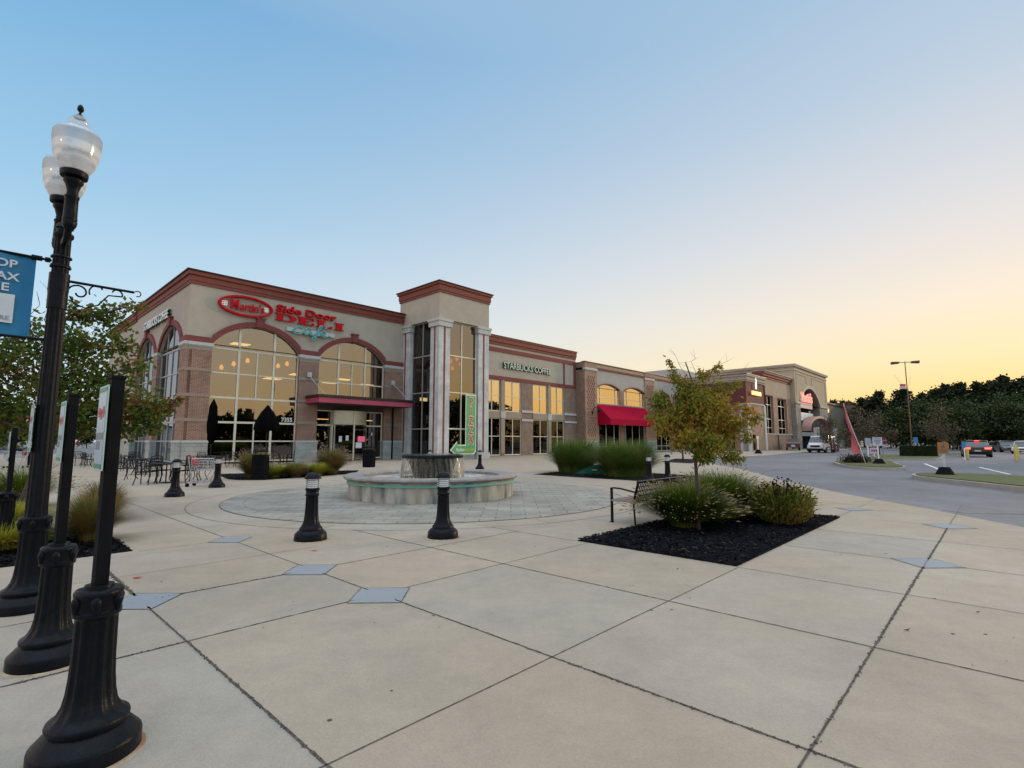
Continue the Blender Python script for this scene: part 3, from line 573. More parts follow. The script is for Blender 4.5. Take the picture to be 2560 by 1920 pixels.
# --- tower
T0 = thing_z = 0
TF = front(5.1); TL = left(17.0)
m = MB(); m.box(17.0, 22.8, -5.1, .6, 11.85, 14.1); m.build('tower_wall', STUCCO, B1)
m = MB()
for o_, za, zb in ((.08, 14.1, 14.3), (.13, 14.3, 14.78), (.24, 14.78, 14.98)): m.box(17.0 - o_, 22.8 + o_, -5.1 - o_, .6 + o_, za, zb)
m.build('tower_cornice', RED, B1)
m = MB(); m.box(16.68, 23.12, -5.42, .92, 14.98, 15.05); m.build('coping', COPING, B1)
pm, gm_, cm = MB(), MB(), MB()
for (x0, x1, y0, y1) in ((17.0, 18.2, -5.1, -3.95), (21.5, 22.8, -5.1, -3.95), (17.0, 18.2, -1.0, .35)):
    pm.box(x0, x1, y0, y1, 0, 11.2); cm.box(x0 - .14, x1 + .14, y0 - .14, y1 + .14, 11.2, 11.62); cm.box(x0 - .2, x1 + .2, y0 - .2, y1 + .2, 11.62, 11.86); cm.box(x0 - .1, x1 + .1, y0 - .1, y1 + .1, 0, .55)
    xm, ym = (x0 + x1) / 2, (y0 + y1) / 2
    gm_.box(xm - .09, xm + .09, y0 - .012, y0 + .05, .56, 11.19); gm_.box(x0 - .012, x0 + .05, ym - .09, ym + .09, .56, 11.19)
pm.build('stone_pier', STONE_PALE, B1); cm.build('pier_cap', CAPSTONE, B1, bevel=.02); gm_.build('pier_groove', MAROON, B1)
tz = [(8.88, .05), (5.7, .05), (2.6, .06)]
window(B1, TF, (18.2, 21.5, .3, 11.85, 0), [(19.77, .05)], tz, GLASS, CREAM, d=.35, label='golden reflecting tower window facing the plaza')
window(B1, TL, (-3.95, -1.0, .3, 11.85, 0), [(-2.5, .05)], tz, GLASS_TL, ALU, d=.35, label='dark tower window facing the deli wing')
m = MB(); m.box(18.2, 21.5, -4.8, -4.7, 0, .3); m.box(17.3, 17.4, -3.95, -1, 0, .3); m.build('sill', CAPSTONE, B1)
m = MB(); m.box(17.9, 22.7, .3, .4, .02, 11.8); m.box(22.6, 22.7, -5.0, .3, .02, 11.8); m.box(17.5, 22.6, -4.6, .3, 11.7, 11.8); m.build('interior_wall', DARKER, B1)
m = MB()
for x, y, z in ((20.06, -3, 8.72), (20.25, -3, 8.1), (21.1, -2.6, 9.1), (21.2, -3, 8.6), (18.3, -3.2, 8.0), (18.5, -3.2, 7.5)): m.lathe([(.02, z - .2), (.14, z - .1), (.16, z + .05), (.03, z + .22)], 10, (x, y))
m.build('pendant_lamp', emis('red glass pendant', (1, .12, .05), 1.6), B1)
m = MB(); m.box(19.7, 20.9, -2, -1.6, 5.75, 5.82); m.box(18.6, 19.4, -.5, -.4, 5.2, 5.5); m.build('ceiling_light', PAN, B1)
# --- coffee wing
cw = [(27.0, 29.55), (30.15, 32.8), (34.8, 37.48), (38.05, 40.55)]
ops = [(a, b, 4.72, 8.05, 0) for a, b in cw] + [(a, b, .06, 4.0, 0) for a, b in cw]
m = MB(); wall(m, F0, 22.9, 43.1, 8.5, 12.0, [], .3); m.build('stucco_wall', STUCCO, B1)
m = MB(); wall(m, F0, 22.9, 43.1, 0, 8.12, ops, .25); m.build('brick_wall', BRICK_BROWN, B1)
m = MB()
fb(m, F0, 22.9, 43.1, 8.12, 8.5, -.06, .1); fb(m, F0, 22.9, 43.1, 11.1, 11.55, -.08, .1); fb(m, F0, 40.5, 40.8, 8.5, 11.1, -.05, .1); fb(m, F0, 42.6, 43.1, 8.5, 11.1, -.05, .1)
m.build('red_band', MAROON, B1)
m = MB()
for o_, za, zb in ((.1, 11.85, 12.15), (.2, 12.15, 12.6), (.27, 12.6, 12.78)): fb(m, F0, 22.85, 43.1, za, zb, -o_, .3)
m.build('cornice', RED, B1)
m = MB(); fb(m, F0, 22.85, 43.15, 12.78, 12.84, -.31, .4); fb(m, left(43.15), .3, 26, 12.2, 12.3, -.3, 0); m.build('coping', COPING, B1)
m = MB()
for a, b in ((29.55, 30.15), (37.48, 38.05)): fb(m, F0, a + .02, b - .02, .3, 8.1, -.07, .1)
for a, b in ((26.9, 32.82), (34.78, 40.57)): fb(m, F0, a, b, 4.02, 4.70, -.05, .1)
m.build('tan_pilaster', mat('tan cast panel', (.33, .265, .19), (.30, .24, .17), 2, .85, bump=.15), B1)
m = MB()
for a, b in ((32.84, 34.76), (40.6, 43.08)):
    fb(m, F0, a, b, 4.72, 4.98, -.09, .1); fb(m, F0, a, b, 3.76, 4.0, -.09, .1)
for a, b in ((29.55, 30.15), (37.48, 38.05)): fb(m, F0, a - .05, b + .05, 4.0, 4.73, -.11, .1)
m.build('pale_band', CAPSTONE, B1)
for a, b in cw:
    window(B1, F0, (a, b, 4.72, 8.05, 0), [((a + b) / 2, .045)], [(6.4, .035)], GLASS_BR, CREAM, d=.12)
    window(B1, F0, (a, b, .06, 4.0, 0), [((a + b) / 2, .045)], [(2.08, .04)], GLASS_LO2, CREAM, d=.12)
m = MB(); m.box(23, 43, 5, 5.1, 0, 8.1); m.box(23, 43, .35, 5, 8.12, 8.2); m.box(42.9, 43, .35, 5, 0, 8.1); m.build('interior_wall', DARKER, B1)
m = MB(); m.box(.5, 16.8, .5, 26.8, 11.9, 12.0); m.box(17, 43, .7, 26, 11.8, 11.9); m.box(.3, 43, 26.7, 26.8, 0, 12); m.build('roof', DARK, B1)
# street number on the glass
text('7355', .42, .01, WHITEP, B1, 'street_number', loc=(6.45, .13, 3.0), off=.008)

# ================================================================ BRICK SHOPS WITH AWNINGS
B2 = thing('shop_building', 'long brick and grey stucco shop row with checkered brick piers and red fabric awnings', 'building', (OX, OY, 0), ANG)
F1 = front(1.3); D1 = left(43.1)
piers = [(43.1, 45.75), (58.15, 60.95), (72.2, 74.6)]
bays = [((45.75, 51.3), (52.45, 58.0)), ((61.15, 66.0), (67.2, 72.1))]
ops = []
for (a, b), (c, d) in bays: ops += [(a + .1, b, 6.4, 8.4, .55), (c, d, 6.4, 8.4, .55), (a + .1, b, .1, 4.1, 0), (c, d, .1, 4.1, 0)]
m = MB(); wall(m, F1, 43.1, 74.6, 8.4, 10.75, [(o[0], o[1], 8.4, 8.4, .55) for o in ops if o[4] > 0], .25); m.build('stucco_wall', STUCCO_GREY, B2)
m = MB(); wall(m, F1, 43.1, 74.6, 0, 8.4, [(o[0], o[1], o[2], o[3], 0) for o in ops], .25); m.build('brick_wall', BRICK_TAN, B2)
m = MB(); fb(m, F1, 45.8, 72.1, 11.0, 11.5, -.02, .3); m.build('parapet', STUCCO_TAN, B2)
m = MB(); fb(m, F1, 45.8, 72.1, 10.75, 11.0, -.14, .3)
for (a, b), (c, d) in bays:
    for o in ((a + .1, b), (c, d)): band(m, F1, arcpts((o[0], o[1], 8.4, 8.4, .55)), .16, -.06, .04)
m.build('red_band', MAROON, B2)
m = MB()
for a, b in piers: fb(m, F1, a + .001, b, 1.62, 10.5, -.12, .2); fb(m, F1, a + .001, b, 10.8, 11.5, -.12, .2)
m.build('brick_pier', BRICK_TAN, B2)
m = MB()
for a, b in piers: fb(m, F1, a - .05, b + .05, 10.5, 10.8, -.2, .2)
m.build('pier_cap', CAPSTONE, B2)
m = MB()
for a, b in piers: fb(m, F1, a - .04, b + .04, 0, 1.5, -.2, .2)
m.build('stone_base', STONE, B2)
m = MB()
for a, b in piers: fb(m, F1, a - .08, b + .08, 1.5, 1.62, -.25, .2)
m.build('pier_cap', CAPSTONE, B2)
m = MB(); fb(m, D1, -1.3, .1, 0, 10.5, -.03, .1); fb(m, D1, -1.3, .1, 10.8, 11.5, -.03, .1); m.build('brick_wall', BRICK_BROWN, B2)
for a, b in piers:
    ck = MB()                                   # raised diamond checkering on the pier
    x0, x1 = a + .42, b - .48; cols = 4; wd = (x1 - x0) / cols; rows = 21; hh = (9.8 - 2.1) / rows
    for i in range(cols):
        for j in range(rows):
            for k in (0,):
                cx, cz = x0 + (i + .5) * wd - (wd * .25 if j % 2 else -wd * .25) * 1, 2.1 + (j + .5) * hh
                q = [(cx - wd * .26, cz), (cx, cz - hh * .5), (cx + wd * .26, cz), (cx, cz + hh * .5)]
                ck.add([F1(x, z, -.125) for x, z in q] + [F1(x, z, -.16) for x, z in q], [(4, 5, 6, 7), (0, 1, 5, 4), (1, 2, 6, 5), (2, 3, 7, 6), (3, 0, 4, 7)])
    ck.build('brick_checker', mat('rose brick headers', (.25, .10, .075), (.21, .085, .065), 6, .85), B2)
m = MB(); fb(m, F1, 43.05, 74.7, 11.5, 11.58, -.2, .4); m.build('coping', COPING, B2)
for (a, b), (c, d) in bays:
    for k, o in enumerate(((a + .1, b), (c, d))):
        x0, x1 = o; wd = x1 - x0
        window(B2, F1, (x0, x1, 6.4, 8.4, .55), [(x0 + wd * .16, .04), (x0 + wd * .84, .04)], [(7.25, .035)], GLASS_BR, CREAM, d=.18)
        window(B2, F1, (x0, x1, .1, 4.1, 0), [(x0 + wd * t, .045) for t in (.08, .4, .75)], [(.85, .04)], GLASS_LO2, CREAM, d=.18)
AWN = mat('crimson awning cloth', (.36, .006, .032), (.31, .005, .028), 3, .9, spec=.05, bump=.15, bscale=30)
for (x0, x1) in ((45.7, 57.95), (61.0, 72.2)):
    m = MB(); n0, n1, zt, zk, zf = 1.3, 3.35, 6.25, 4.35, 3.6
    P = lambda x, n, z: (x, -n, z)
    for xa in (x0, x1):
        m.add([P(xa, n0 + .02, zt), P(xa, n1, zk), P(xa, n1, zf), P(xa, n0 + .02, zf)], [(0, 1, 2, 3)])
    N = 14
    for i in range(N):
        xa, xb = x0 + (x1 - x0) * i / N, x0 + (x1 - x0) * (i + 1) / N
        m.quad(P(xa, n0 + .02, zt), P(xb, n0 + .02, zt), P(xb, n1, zk), P(xa, n1, zk)); m.quad(P(xa, n1, zk), P(xb, n1, zk), P(xb, n1, zf), P(xa, n1, zf))
    m.build('awning', AWN, B2)
for x, n_, z in ((44.9, 1.42, 5.4), (59.8, 1.42, 5.5)):   # gooseneck wall lamps
    m = MB(); m.tube([(x - .35, -n_ - .02, z - .3), (x - .35, -n_ - .25, z + .3), (x - .1, -n_ - .6, z + .45), (x + .1, -n_ - .75, z + .1)], .04, 6); m.lathe([(.08, z + .15), (.25, z - .15), (.27, z - .25)], 12, (x + .1, -n_ - .75)); m.box(x - .45, x - .25, -n_ - .06, -n_, z - .5, z - .1)
    m.build('wall_lamp', BLACK2, B2)
m = MB(); m.box(45.5, 74, 2.5, 2.6, 0, 9.5); m.box(45.5, 74, -1, 2.5, 9.3, 9.4); m.box(45.5, 74, -.8, 2.5, 5.2, 5.3); m.build('interior_wall', DARKER, B2)
m = MB(); m.box(43.3, 74.5, -.9, 25, 11.2, 11.3); m.build('roof', DARK, B2)
m = MB()
for x in (48, 55): m.lathe([(.02, 3.7), (.09, 3.8), (.09, 3.9)], 8, (x, 0.3))
m.build('ceiling_light', emis('shop downlight', (1, .9, .6), 4), B2)

# ================================================================ DARK RED SHOP
B3 = thing('shop_building', 'dark red fronted shop with tan brick base and layered pale cornice, beyond the awnings', 'building', (OX, OY, 0), ANG)
F2 = front(10.2)
m = MB(); m.box(74, 82.6, -10.15, 4, 7.45, 10.95); m.build('red_wall', DKRED, B3)
m = MB()
for o_, za, zb in ((.08, 10.95, 11.2), (.2, 11.2, 11.4), (.14, 11.4, 11.75), (.3, 11.75, 12.1)): m.box(74 - o_, 82.7 + o_, -10.2 - o_, 4, za, zb)
m.build('cornice', mat('pale brown cornice', (.36, .31, .25), (.32, .27, .21), 2, .8), B3)
m = MB(); m.box(73.6, 83.05, -10.55, 4, 12.1, 12.17); m.build('coping', COPING, B3)
m = MB(); wall(m, F2, 75.2, 81.8, 0, 7.4, [(75.9, 77.4, 0.1, 2.6, 0)], .2); m.box(74.3, 74.4, -10.1, 0, 0, 7.4); m.build('brick_wall', BRICK_TAN, B3)
m = MB(); fb(m, F2, 75, 82.2, 7.4, 7.6, -.1, .2); fb(m, F2, 81.6, 82.6, 0, 7.4, -.12, .2); fb(m, left(73.9), -10.2, -9.0, 0, 7.5, -.1, .3); m.box(73.8, 75.2, -10.3, -9.4, 0, 7.45)
m.build('pale_pier', CAPSTONE, B3)
m = MB(); fb(m, F2, 75.9, 77.4, .1, 2.6, .15, .18); fb(m, left(74.3), -8, -1, .2, 6.8, -.05, 0); m.build('window', GLASS_DK, B3)
m = MB(); fb(m, F2, 82.62, 82.66, 7.6, 10.9, -.1, .1); m.build('trim', MAROON, B3)

# ================================================================ STUCCO SHOP
B4 = thing('shop_building', 'greige stucco shop with two tall dark windows between tan brick piers, beside the supermarket', 'building', (OX, OY, 0), ANG)
F3 = front(9.8)
ops = [(83.3, 88.3, 2.8, 9.5, 0), (90.8, 96.2, 2.8, 9.3, 0)]
m = MB(); wall(m, F3, 82.7, 99, 0, 9.55, ops, .6); m.build('brick_wall', BRICK_TAN, B4)
m = MB(); wall(m, F3, 82.7, 99, 9.55, 12.3, [], .3); m.build('stucco_wall', STUCCO_TAN, B4)
m = MB(); 
for o_, za, zb in ((.1, 12.3, 12.7), (.3, 12.7, 13.1), (.5, 13.1, 13.5)): fb(m, F3, 82.7 - o_ * 0, 99, za, zb, -o_, 1.5)
m.build('cornice', RED, B4)
m = MB(); fb(m, F3, 82.7, 99.1, 13.5, 13.62, -.62, 1.6); m.build('coping', CAPSTONE, B4)
m = MB(); fb(m, F3, 82.72, 99, 2.7, 2.85, -.1, .02); m.build('sill', CAPSTONE, B4)
for i, o in enumerate(ops):
    a, b = o[0], o[1]; window(B4, F3, o, [(a + (b - a) * .62, .06)], [(7.9, .06), (5.4, .06), (3.9, .05)], GLASS_TL, CREAM, d=.45)
m = MB()
for x in (89.9, 98.2): fb(m, F3, x, x + .25, 0, 2.7, -.15, .0)
m.build('downpipe', mat('rusty brown pipe', (.12, .05, .03), rough=.7), B4)
m = MB(); m.box(82.8, 99, -5, -4.9, 0, 12.0); m.box(82.8, 99, -9.1, -5, 9.7, 9.8); m.box(82.8, 98.9, -9, 20, 12, 12.1); m.build('interior_wall', DARKER, B4)
m = MB(); m.box(76, 99, 2, 16, 12.2, 14.3); m.build('roof_screen', CAPSTONE, B4)

# ================================================================ SUPERMARKET FRONT
B5 = thing('supermarket', 'tall tan stucco supermarket front with one big archway and an arched pink canopy', 'building', (OX, OY, 0), ANG)
F4 = front(10.6); MS = 99.2
TAN2 = mat('warm tan stucco', (.44, .35, .235), (.40, .315, .21), .8, .9, bump=.2, bscale=50)
ar = (102.3, 117.2, 0, 9.2, 3.1)
m = MB(); wall(m, F4, MS, 124.5, 8.9, 15.9, [(ar[0], ar[1], 8.9, 9.2, 3.1)], 2.0); m.box(MS, MS + .3, -10.6 + .01, 18, 8.9, 15.9); m.build('stucco_wall', TAN2, B5)
m = MB(); wall(m, F4, MS, 124.5, 0, 8.9, [(ar[0], ar[1], 0, 8.9, 0)], 2.0); m.box(MS, MS + .3, -10.59, 18, 0, 8.88); m.build('lower_wall', brick('taupe block', (.27, .25, .21), (.245, .225, .19), (.2, .18, .15), 1.2, .5, .02, bump=.3), B5)
m = MB()
for o_, za, zb in ((.12, 15.2, 15.45), (.3, 15.9, 16.15), (.4, 16.15, 16.4)): m.box(MS - o_, 124.5 + o_, -10.6 - o_, 18, za, zb)
m.build('cornice', mat('pale tan cornice', (.46, .40, .30), (.42, .36, .27), 2, .8), B5)
m = MB(); band(m, F4, arcpts((ar[0], ar[1], 0, 9.2, 3.1), 22), .55, -.15, .1); fb(m, F4, MS - .1, ar[0] + .1, 8.75, 9.2, -.2, .1); fb(m, F4, ar[1] - .1, 124.6, 8.75, 9.2, -.2, .1)
for (x0, x1, z0, z1) in ((100.3, 107.6, 14.6, 14.7), (100.3, 100.45, 10.6, 14.7), (107.45, 107.6, 13.1, 14.7), (111.6, 123, 14.6, 14.7), (111.6, 111.75, 13.1, 14.7), (122.9, 123.05, 10.2, 14.7), (100.4, 101.7, 1.6, 1.7), (100.4, 100.5, 1.7, 7.9), (101.6, 101.7, 1.7, 7.9), (100.4, 101.7, 7.9, 8.0)): fb(m, F4, x0, x1, z0, z1, -.09, .02)
m.build('moulding', mat('pale tan cornice', (0, 0, 0)), B5)
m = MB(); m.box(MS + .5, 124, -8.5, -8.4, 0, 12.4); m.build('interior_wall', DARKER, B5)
m = MB(); m.box(MS + .2, 124.4, -10.3, 18, 15.6, 15.7); m.build('roof', DARK, B5)
# arched canopy
m = MB(); n = 20; cx, hw, zs_, ri = 110.2, 8.2, 4.0, 2.6
A_ = lambda t, g=0: (cx - (hw + g) * cos(pi * t), zs_ + (ri + g) * sin(pi * t) ** .9)
pts = [A_(i / n) for i in range(n + 1)]
for i in range(n):
    (xa, za), (xb, zb) = pts[i], pts[i + 1]
    m.add([(xa, -12.3, za), (xb, -12.3, zb), (xb, -10.75, zb), (xa, -10.75, za), (xa, -12.3, za - .45), (xb, -12.3, zb - .45), (xb, -10.75, zb - .45), (xa, -10.75, za - .45)], [(0, 1, 2, 3), (4, 5, 6, 7), (0, 1, 5, 4), (2, 3, 7, 6)])
m.build('arched_canopy', mat('faded pink canopy', (.42, .25, .21), (.38, .23, .19), 1, .6), B5, autos=50)
m = MB(); m.box(102.5, 117, -9.6, -9.4, 2.6, 3.4); m.box(102.4, 103.2, -13.4, -12.6, 0, 4.2); m.box(117.2, 118.0, -13.4, -12.6, 0, 4.2); m.build('canopy_post', CAPSTONE, B5)
# annex further on
B6 = thing('annex_building', 'low tan annex building half hidden behind bare trees at the far end', 'building', (OX, OY, 0), ANG)
m = MB(); m.box(124.7, 150, -9, 15, 0, 10.4); m.box(150.2, 186, -11, 12, 0, 11.2); m.build('wall', mat('dim tan block wall', (.20, .17, .115), (.17, .145, .10), .5, .9), B6)
m = MB(); m.box(124.8, 150.1, -9.3, 15, 10.4, 10.8); m.box(149.9, 186.3, -11.3, 12, 11.2, 11.7); m.build('cornice', mat('dark brown coping', (.07, .03, .02), rough=.7), B6)
m = MB(); m.box(128, 148, -9.06, -9, 0, 1.9); m.box(152, 185, -11.06, -11, 0, 1.9); m.build('stone_base', STONE, B6)
B7 = thing('warehouse_building', 'distant low white and tan building seen under the left tree', 'building', (-118, 96, 0), radians(48))
m = MB(); m.box(-26, 24, -8, 8, 0, 4.6); m.build('wall', mat('pale siding', (.5, .49, .46), (.45, .44, .41), .3, .8), B7)
m = MB(); m.box(5, 12, -8.2, -8, 0, 4.4); m.build('brick_panel', BRICK_TAN, B7)
m = MB(); m.box(-26.3, 24.3, -8.4, 8.3, 4.6, 4.9); m.build('roof_edge', COPING, B7)

# ================================================================ SIGNS ON THE BUILDINGS
def sign(name, label, s, n, z, rz=ANG, cat='sign', group=None): return thing(name, label, cat, W(s, n, z), rz, group)
LETR = mat('scarlet sign letters', (.50, .008, .014), (.44, .007, .012), 3, .7, spec=.12)
LETB = mat('black letter returns', (.02, .02, .02), rough=.5)
# oval sign
t = sign('store_sign', 'red oval sign with jagged red lettering and two small white windows', 3.49, .02, 11.1)
def oval(mb, rx, rz_, t_, y0, y1, n=56, th=-.035):
    vs = []
    for i in range(n):
        a = 2 * pi * i / n
        for q, y in ((1, y0), (1, y1), (0, y0), (0, y1)):
            r1, r2 = rx - (0 if q else t_), rz_ - (0 if q else t_); vs.append((r1 * cos(a), y, r2 * sin(a)))
    fs = []
    for i in range(n):
        a, b = 4 * i, 4 * ((i + 1) % n); fs += [(a, b, b + 1, a + 1), (a + 2, b + 2, b + 3, a + 3), (a, b, b + 2, a + 2), (a + 1, b + 1, b + 3, a + 3)]
    mb.add(vs, fs)
m = MB(); oval(m, 1.84, .74, .14, -.26, -.02); m.build('oval_rim', LETR, t, autos=40)
text("M", 1.0, .05, LETR, t, loc=(-1.1, -.2, -.30), off=.022, sx=.80)
text("artin's", .80, .05, LETR, t, loc=(-.42, -.2, -.30), off=.018, sx=.84)
m = MB()
for x, z in ((-1.42, .0), (1.36, .0)):
    for a in (-.155, -.015, .125): m.box(x + a, x + a + .03, -.16, -.1, z - .155, z + .155)
    for a in (-.155, -.015, .125): m.box(x - .155, x + .155, -.158, -.102, z + a, z + a + .03)
m.build('window_emblem', emis('white lit emblem', (1, .93, .88), .12), t)
# deli sign
t = sign('store_sign', 'large red two line letters reading Side Door DELI above the teal script', 8.35, .02, 10.5)
text("Side Door", .70, .1, LETR, t, loc=(-2.77, -.12, .70), off=.02, sx=1.62)
def slab(mb, ch, x, w, h, y0, y1):
    B = lambda a, b, c, d: mb.box(x + a * w, x + b * w, y0, y1, c * h, d * h)
    if ch == 'D':
        B(0, .5, 0, .1); B(0, .5, .9, 1); B(.1, .36, .1, .9)
        n = 12
        for i in range(n):
            a0, a1 = -pi / 2 + pi * i / n, -pi / 2 + pi * (i + 1) / n; vs = []
            for aa in (a0, a1):
                for (rx, rz_) in ((.5, .5), (.22, .38)):
                    for y in (y0, y1): vs.append((x + (.5 + rx * cos(aa)) * w, y, (.5 + rz_ * sin(aa)) * h))
            mb.add(vs, [(0, 4, 6, 2), (1, 3, 7, 5), (0, 1, 5, 4), (2, 6, 7, 3)])
    elif ch in 'EL':
        B(0, .92, 0, .13); B(.10, .42, .13, .87); B(0, .92 if ch == 'E' else .52, .87, 1); B(.80, .92, .13, .34)
        if ch == 'E': B(.42, .66, .44, .56); B(.80, .92, .66, .87)
    elif ch == 'I': B(0, .6, 0, .1); B(.12, .48, .1, .9); B(0, .6, .9, 1)
for mm, y0, y1 in ((LETR, -.20, -.06),):
    m = MB(); x = -2.83
    for ch, w_ in (('D', 1.7), ('E', 1.5), ('L', 1.5), ('I', 1.45)): slab(m, ch, x, w_ * .95, .57, y0, y1); x += w_ + .0 if ch != 'I' else 0
    m.build('lettering', mm, t)
# cafe sign
t = sign('cafe_sign', 'teal script sign laid over a pale bar below the red deli letters', 8.3, .02, 9.7)
m = MB(); m.side([(-1.9, .12), (-1.9, .42), (1.95, .42), (1.95, .12)], -.2, -.02); m.build('bar', mat('pale sign bar', (.45, .48, .46), (.40, .43, .42), 3, .5), t)
TEAL = mat('teal script', (.10, .36, .36), (.08, .30, .31), 3, .45)
m = MB()
def scr(pts, r=.06):
    P = []; n = len(pts)
    for i in range(n - 1):
        p0, p1, p2, p3 = pts[max(i - 1, 0)], pts[i], pts[i + 1], pts[min(i + 2, n - 1)]
        for k in range(6):
            q = k / 6; P.append(tuple(.5 * (2 * p1[j] + (p2[j] - p0[j]) * q + (2 * p0[j] - 5 * p1[j] + 4 * p2[j] - p3[j]) * q * q + (3 * p1[j] - p0[j] - 3 * p2[j] + p3[j]) * q ** 3) for j in (0, 1)))
    P.append(pts[-1]); m.tube([(x, -.27, z) for x, z in P], r, 6)
scr([(-.75, .42), (-.95, .55), (-1.35, .35), (-1.4, .05), (-1.0, -.02), (-.6, .2)]); scr([(-.05, .45), (-.35, .52), (-.6, .2), (-.4, 0), (-.05, .3), (-.08, .05), (.2, .02)])
scr([(.2, .02), (.6, .45), (.85, .85), (.65, .8), (.4, .1), (.2, -.35), (.05, -.2), (.4, .02), (.75, .1)]); scr([(.75, .1), (1.1, .35), (.95, .5), (.8, .2), (1.05, 0), (1.5, .2)]); scr([(1.0, .65), (1.2, .8)])
m.build('script', TEAL, t, smooth=True)
# white block letter signs of the coffee shop
GRN = mat('dark green letter returns', (.02, .05, .03), rough=.5); LETW = mat('pale letter faces', (.42, .50, .40), (.40, .47, .38), 3, .5)
t = sign('coffee_sign', 'pale green block letters on the stucco panel right of the tower', 33.85, .02, 9.3)
text('STARBUCKS COFFEE', .95, .07, GRN, t, 'letter_return', loc=(0, -.09, .12), off=.035, align='CENTER', sx=.93); text('STARBUCKS COFFEE', .95, .02, LETW, t, loc=(0, -.19, .12), off=.012, align='CENTER', sx=.93)
t = thing('coffee_sign', 'white block letters high on the left side wall above the side arches', 'sign', W(-.02, -7.8, 10.4), ANG)
text('STARBUCKS COFFEE', .90, .09, GRN, t, 'letter_return', loc=(-.12, 0, 0), rot=(pi / 2, 0, -pi / 2), off=.0, align='CENTER', sx=.86)
text('STARBUCKS COFFEE', .90, .02, mat('white letter faces', (.75, .77, .74), (.7, .72, .69), 3, .5), t, loc=(-.24, 0, 0), rot=(pi / 2, 0, -pi / 2), off=.012, align='CENTER', sx=.86)
# pizza banner in the tower window
t = sign('pizza_banner', 'tall green arrow banner reading PIZZA in the tower window', 20.4, 4.85, .4)
GR1 = mat('banner green', (.09, .36, .10), (.03, .27, .11), .35, .5, detail=0); WH = mat('banner white', (.62, .68, .60), (.60, .66, .58), 2, .5)
def arrow(g, y, mm, nm):
    m = MB(); P = [(-.42 + g, 5.2 - g), (.82 - g, 5.2 - g), (.82 - g, .25 + g), (.6 - g, .02 + g), (-1.35 + g * .5, .02 + g), (-1.35 + g * .4, -.1 + g * 1.2), (-2.12 + g * 1.6, .4), (-1.35 + g * .4, 1.15 - g * 1.4), (-1.35 + g * .6, .86 - g), (-.42 + g, .86 - g)]
    m.side(P[:3] + P[3:5] + P[5:], y - .012, y); m.build(nm, mm, t)
arrow(0, -.30, WH, 'banner_border'); arrow(.1, -.315, GR1, 'banner_field')
CRM = mat('cream outline', (.72, .62, .45), rough=.5); RDL = mat('banner red', (.42, .045, .05), rough=.5)
for i, ch in enumerate('PIZZA'):
    text(ch, .98, .004, CRM, t, 'letter_outline', loc=(.2, -.335, 4.25 - i * .83), off=.075, align='CENTER', sx=.8); text(ch, .98, .004, RDL, t, 'lettering', loc=(.2, -.345, 4.25 - i * .83), off=.02, align='CENTER', sx=.8)
text('Italian', .42, .004, WH, t, 'lettering', loc=(-1.55, -.34, .3), off=.01, shear=.35); text('BRICK OVEN', .30, .004, mat('banner yellow', (.55, .60, .10), rough=.5), t, 'lettering', loc=(-.45, -.34, .3), off=.006, sx=.62)
# red shop sign: pale flame mark and orange letters, too far off to read
t = sign('restaurant_sign', 'small orange lettering under a white flame shape on the dark red wall', 77.8, 10.4, 8.9)
m = MB()
r = random.Random(5); x = -2.1
while x < 2.2:
    w_ = r.uniform(.28, .42); k = r.choice((0, 1, 2)); m.box(x, x + .1, -.14, -.02, 0, .62)
    if k > 0: m.box(x + .1, x + w_, -.13, -.03, .5, .62)
    if k > 1: m.box(x + .1, x + w_, -.13, -.03, .2, .32)
    if k == 1: m.box(x + w_ - .1, x + w_, -.14, -.02, 0, .5)
    x += w_ + .12
m.build('lettering', emis('orange lit letters', (1, .62, .22), 1.1), t)
m = MB(); m.side([(-.25, 1.0), (-.42, 1.5), (-.22, 2.0), (-.05, 2.15), (.0, 2.9), (.18, 2.4), (.12, 1.9), (.22, 1.4), (.15, 1.0)], -.12, -.04); m.build('flame_mark', emis('white lit mark', (1, .9, .82), .8), t)
# supermarket arch sign
t = sign('supermarket_sign', 'pale sign board with pink red letters high inside the big archway', 107.2, 10.3, 6.2)
m = MB(); m.box(-4.6, 4.2, -.25, 0, 1.9, 4.3); m.build('board', mat('pale pink board', (.46, .33, .33), (.42, .30, .30), .8, .6), t)
text("Martin's", 2.6, .12, emis('pink red lit letters', (1, .30, .24), .55), t, loc=(-4.4, -.4, 3.2), off=.06, sx=.95)
m = MB(); m.box(-4.5, 4.3, -.25, 0, -.6, 1.0); m.box(2.0, 2.3, -.25, 0, 1.0, 1.5); m.box(-3, -2.7, -.25, 0, -1.1, -.6); m.build('lower_board', mat('pale blue white board', (.45, .55, .58), (.40, .50, .53), 1, .5), t)
m = MB()
for i in range(9): m.box(-4 + i * .9, -3.85 + i * .9, -.27, -.251, -.35 + (i % 3) * .1, .5 + (i % 2) * .2)
m.build('lettering', mat('grey strokes', (.22, .25, .27), rough=.6), t)
t = sign('annex_sign', 'small glowing orange sign on the annex wall beyond the feather flag', 129, 9.15, 8.3)
m = MB(); m.lathe([(.02, -.1), (.7, -.05), (.75, 1.1), (.02, 1.2)], 14); m.box(.2, 1.6, -.2, .1, .1, 1.0); m.build('sign_face', emis('orange lit sign', (1, .35, .12), 1.8), t)

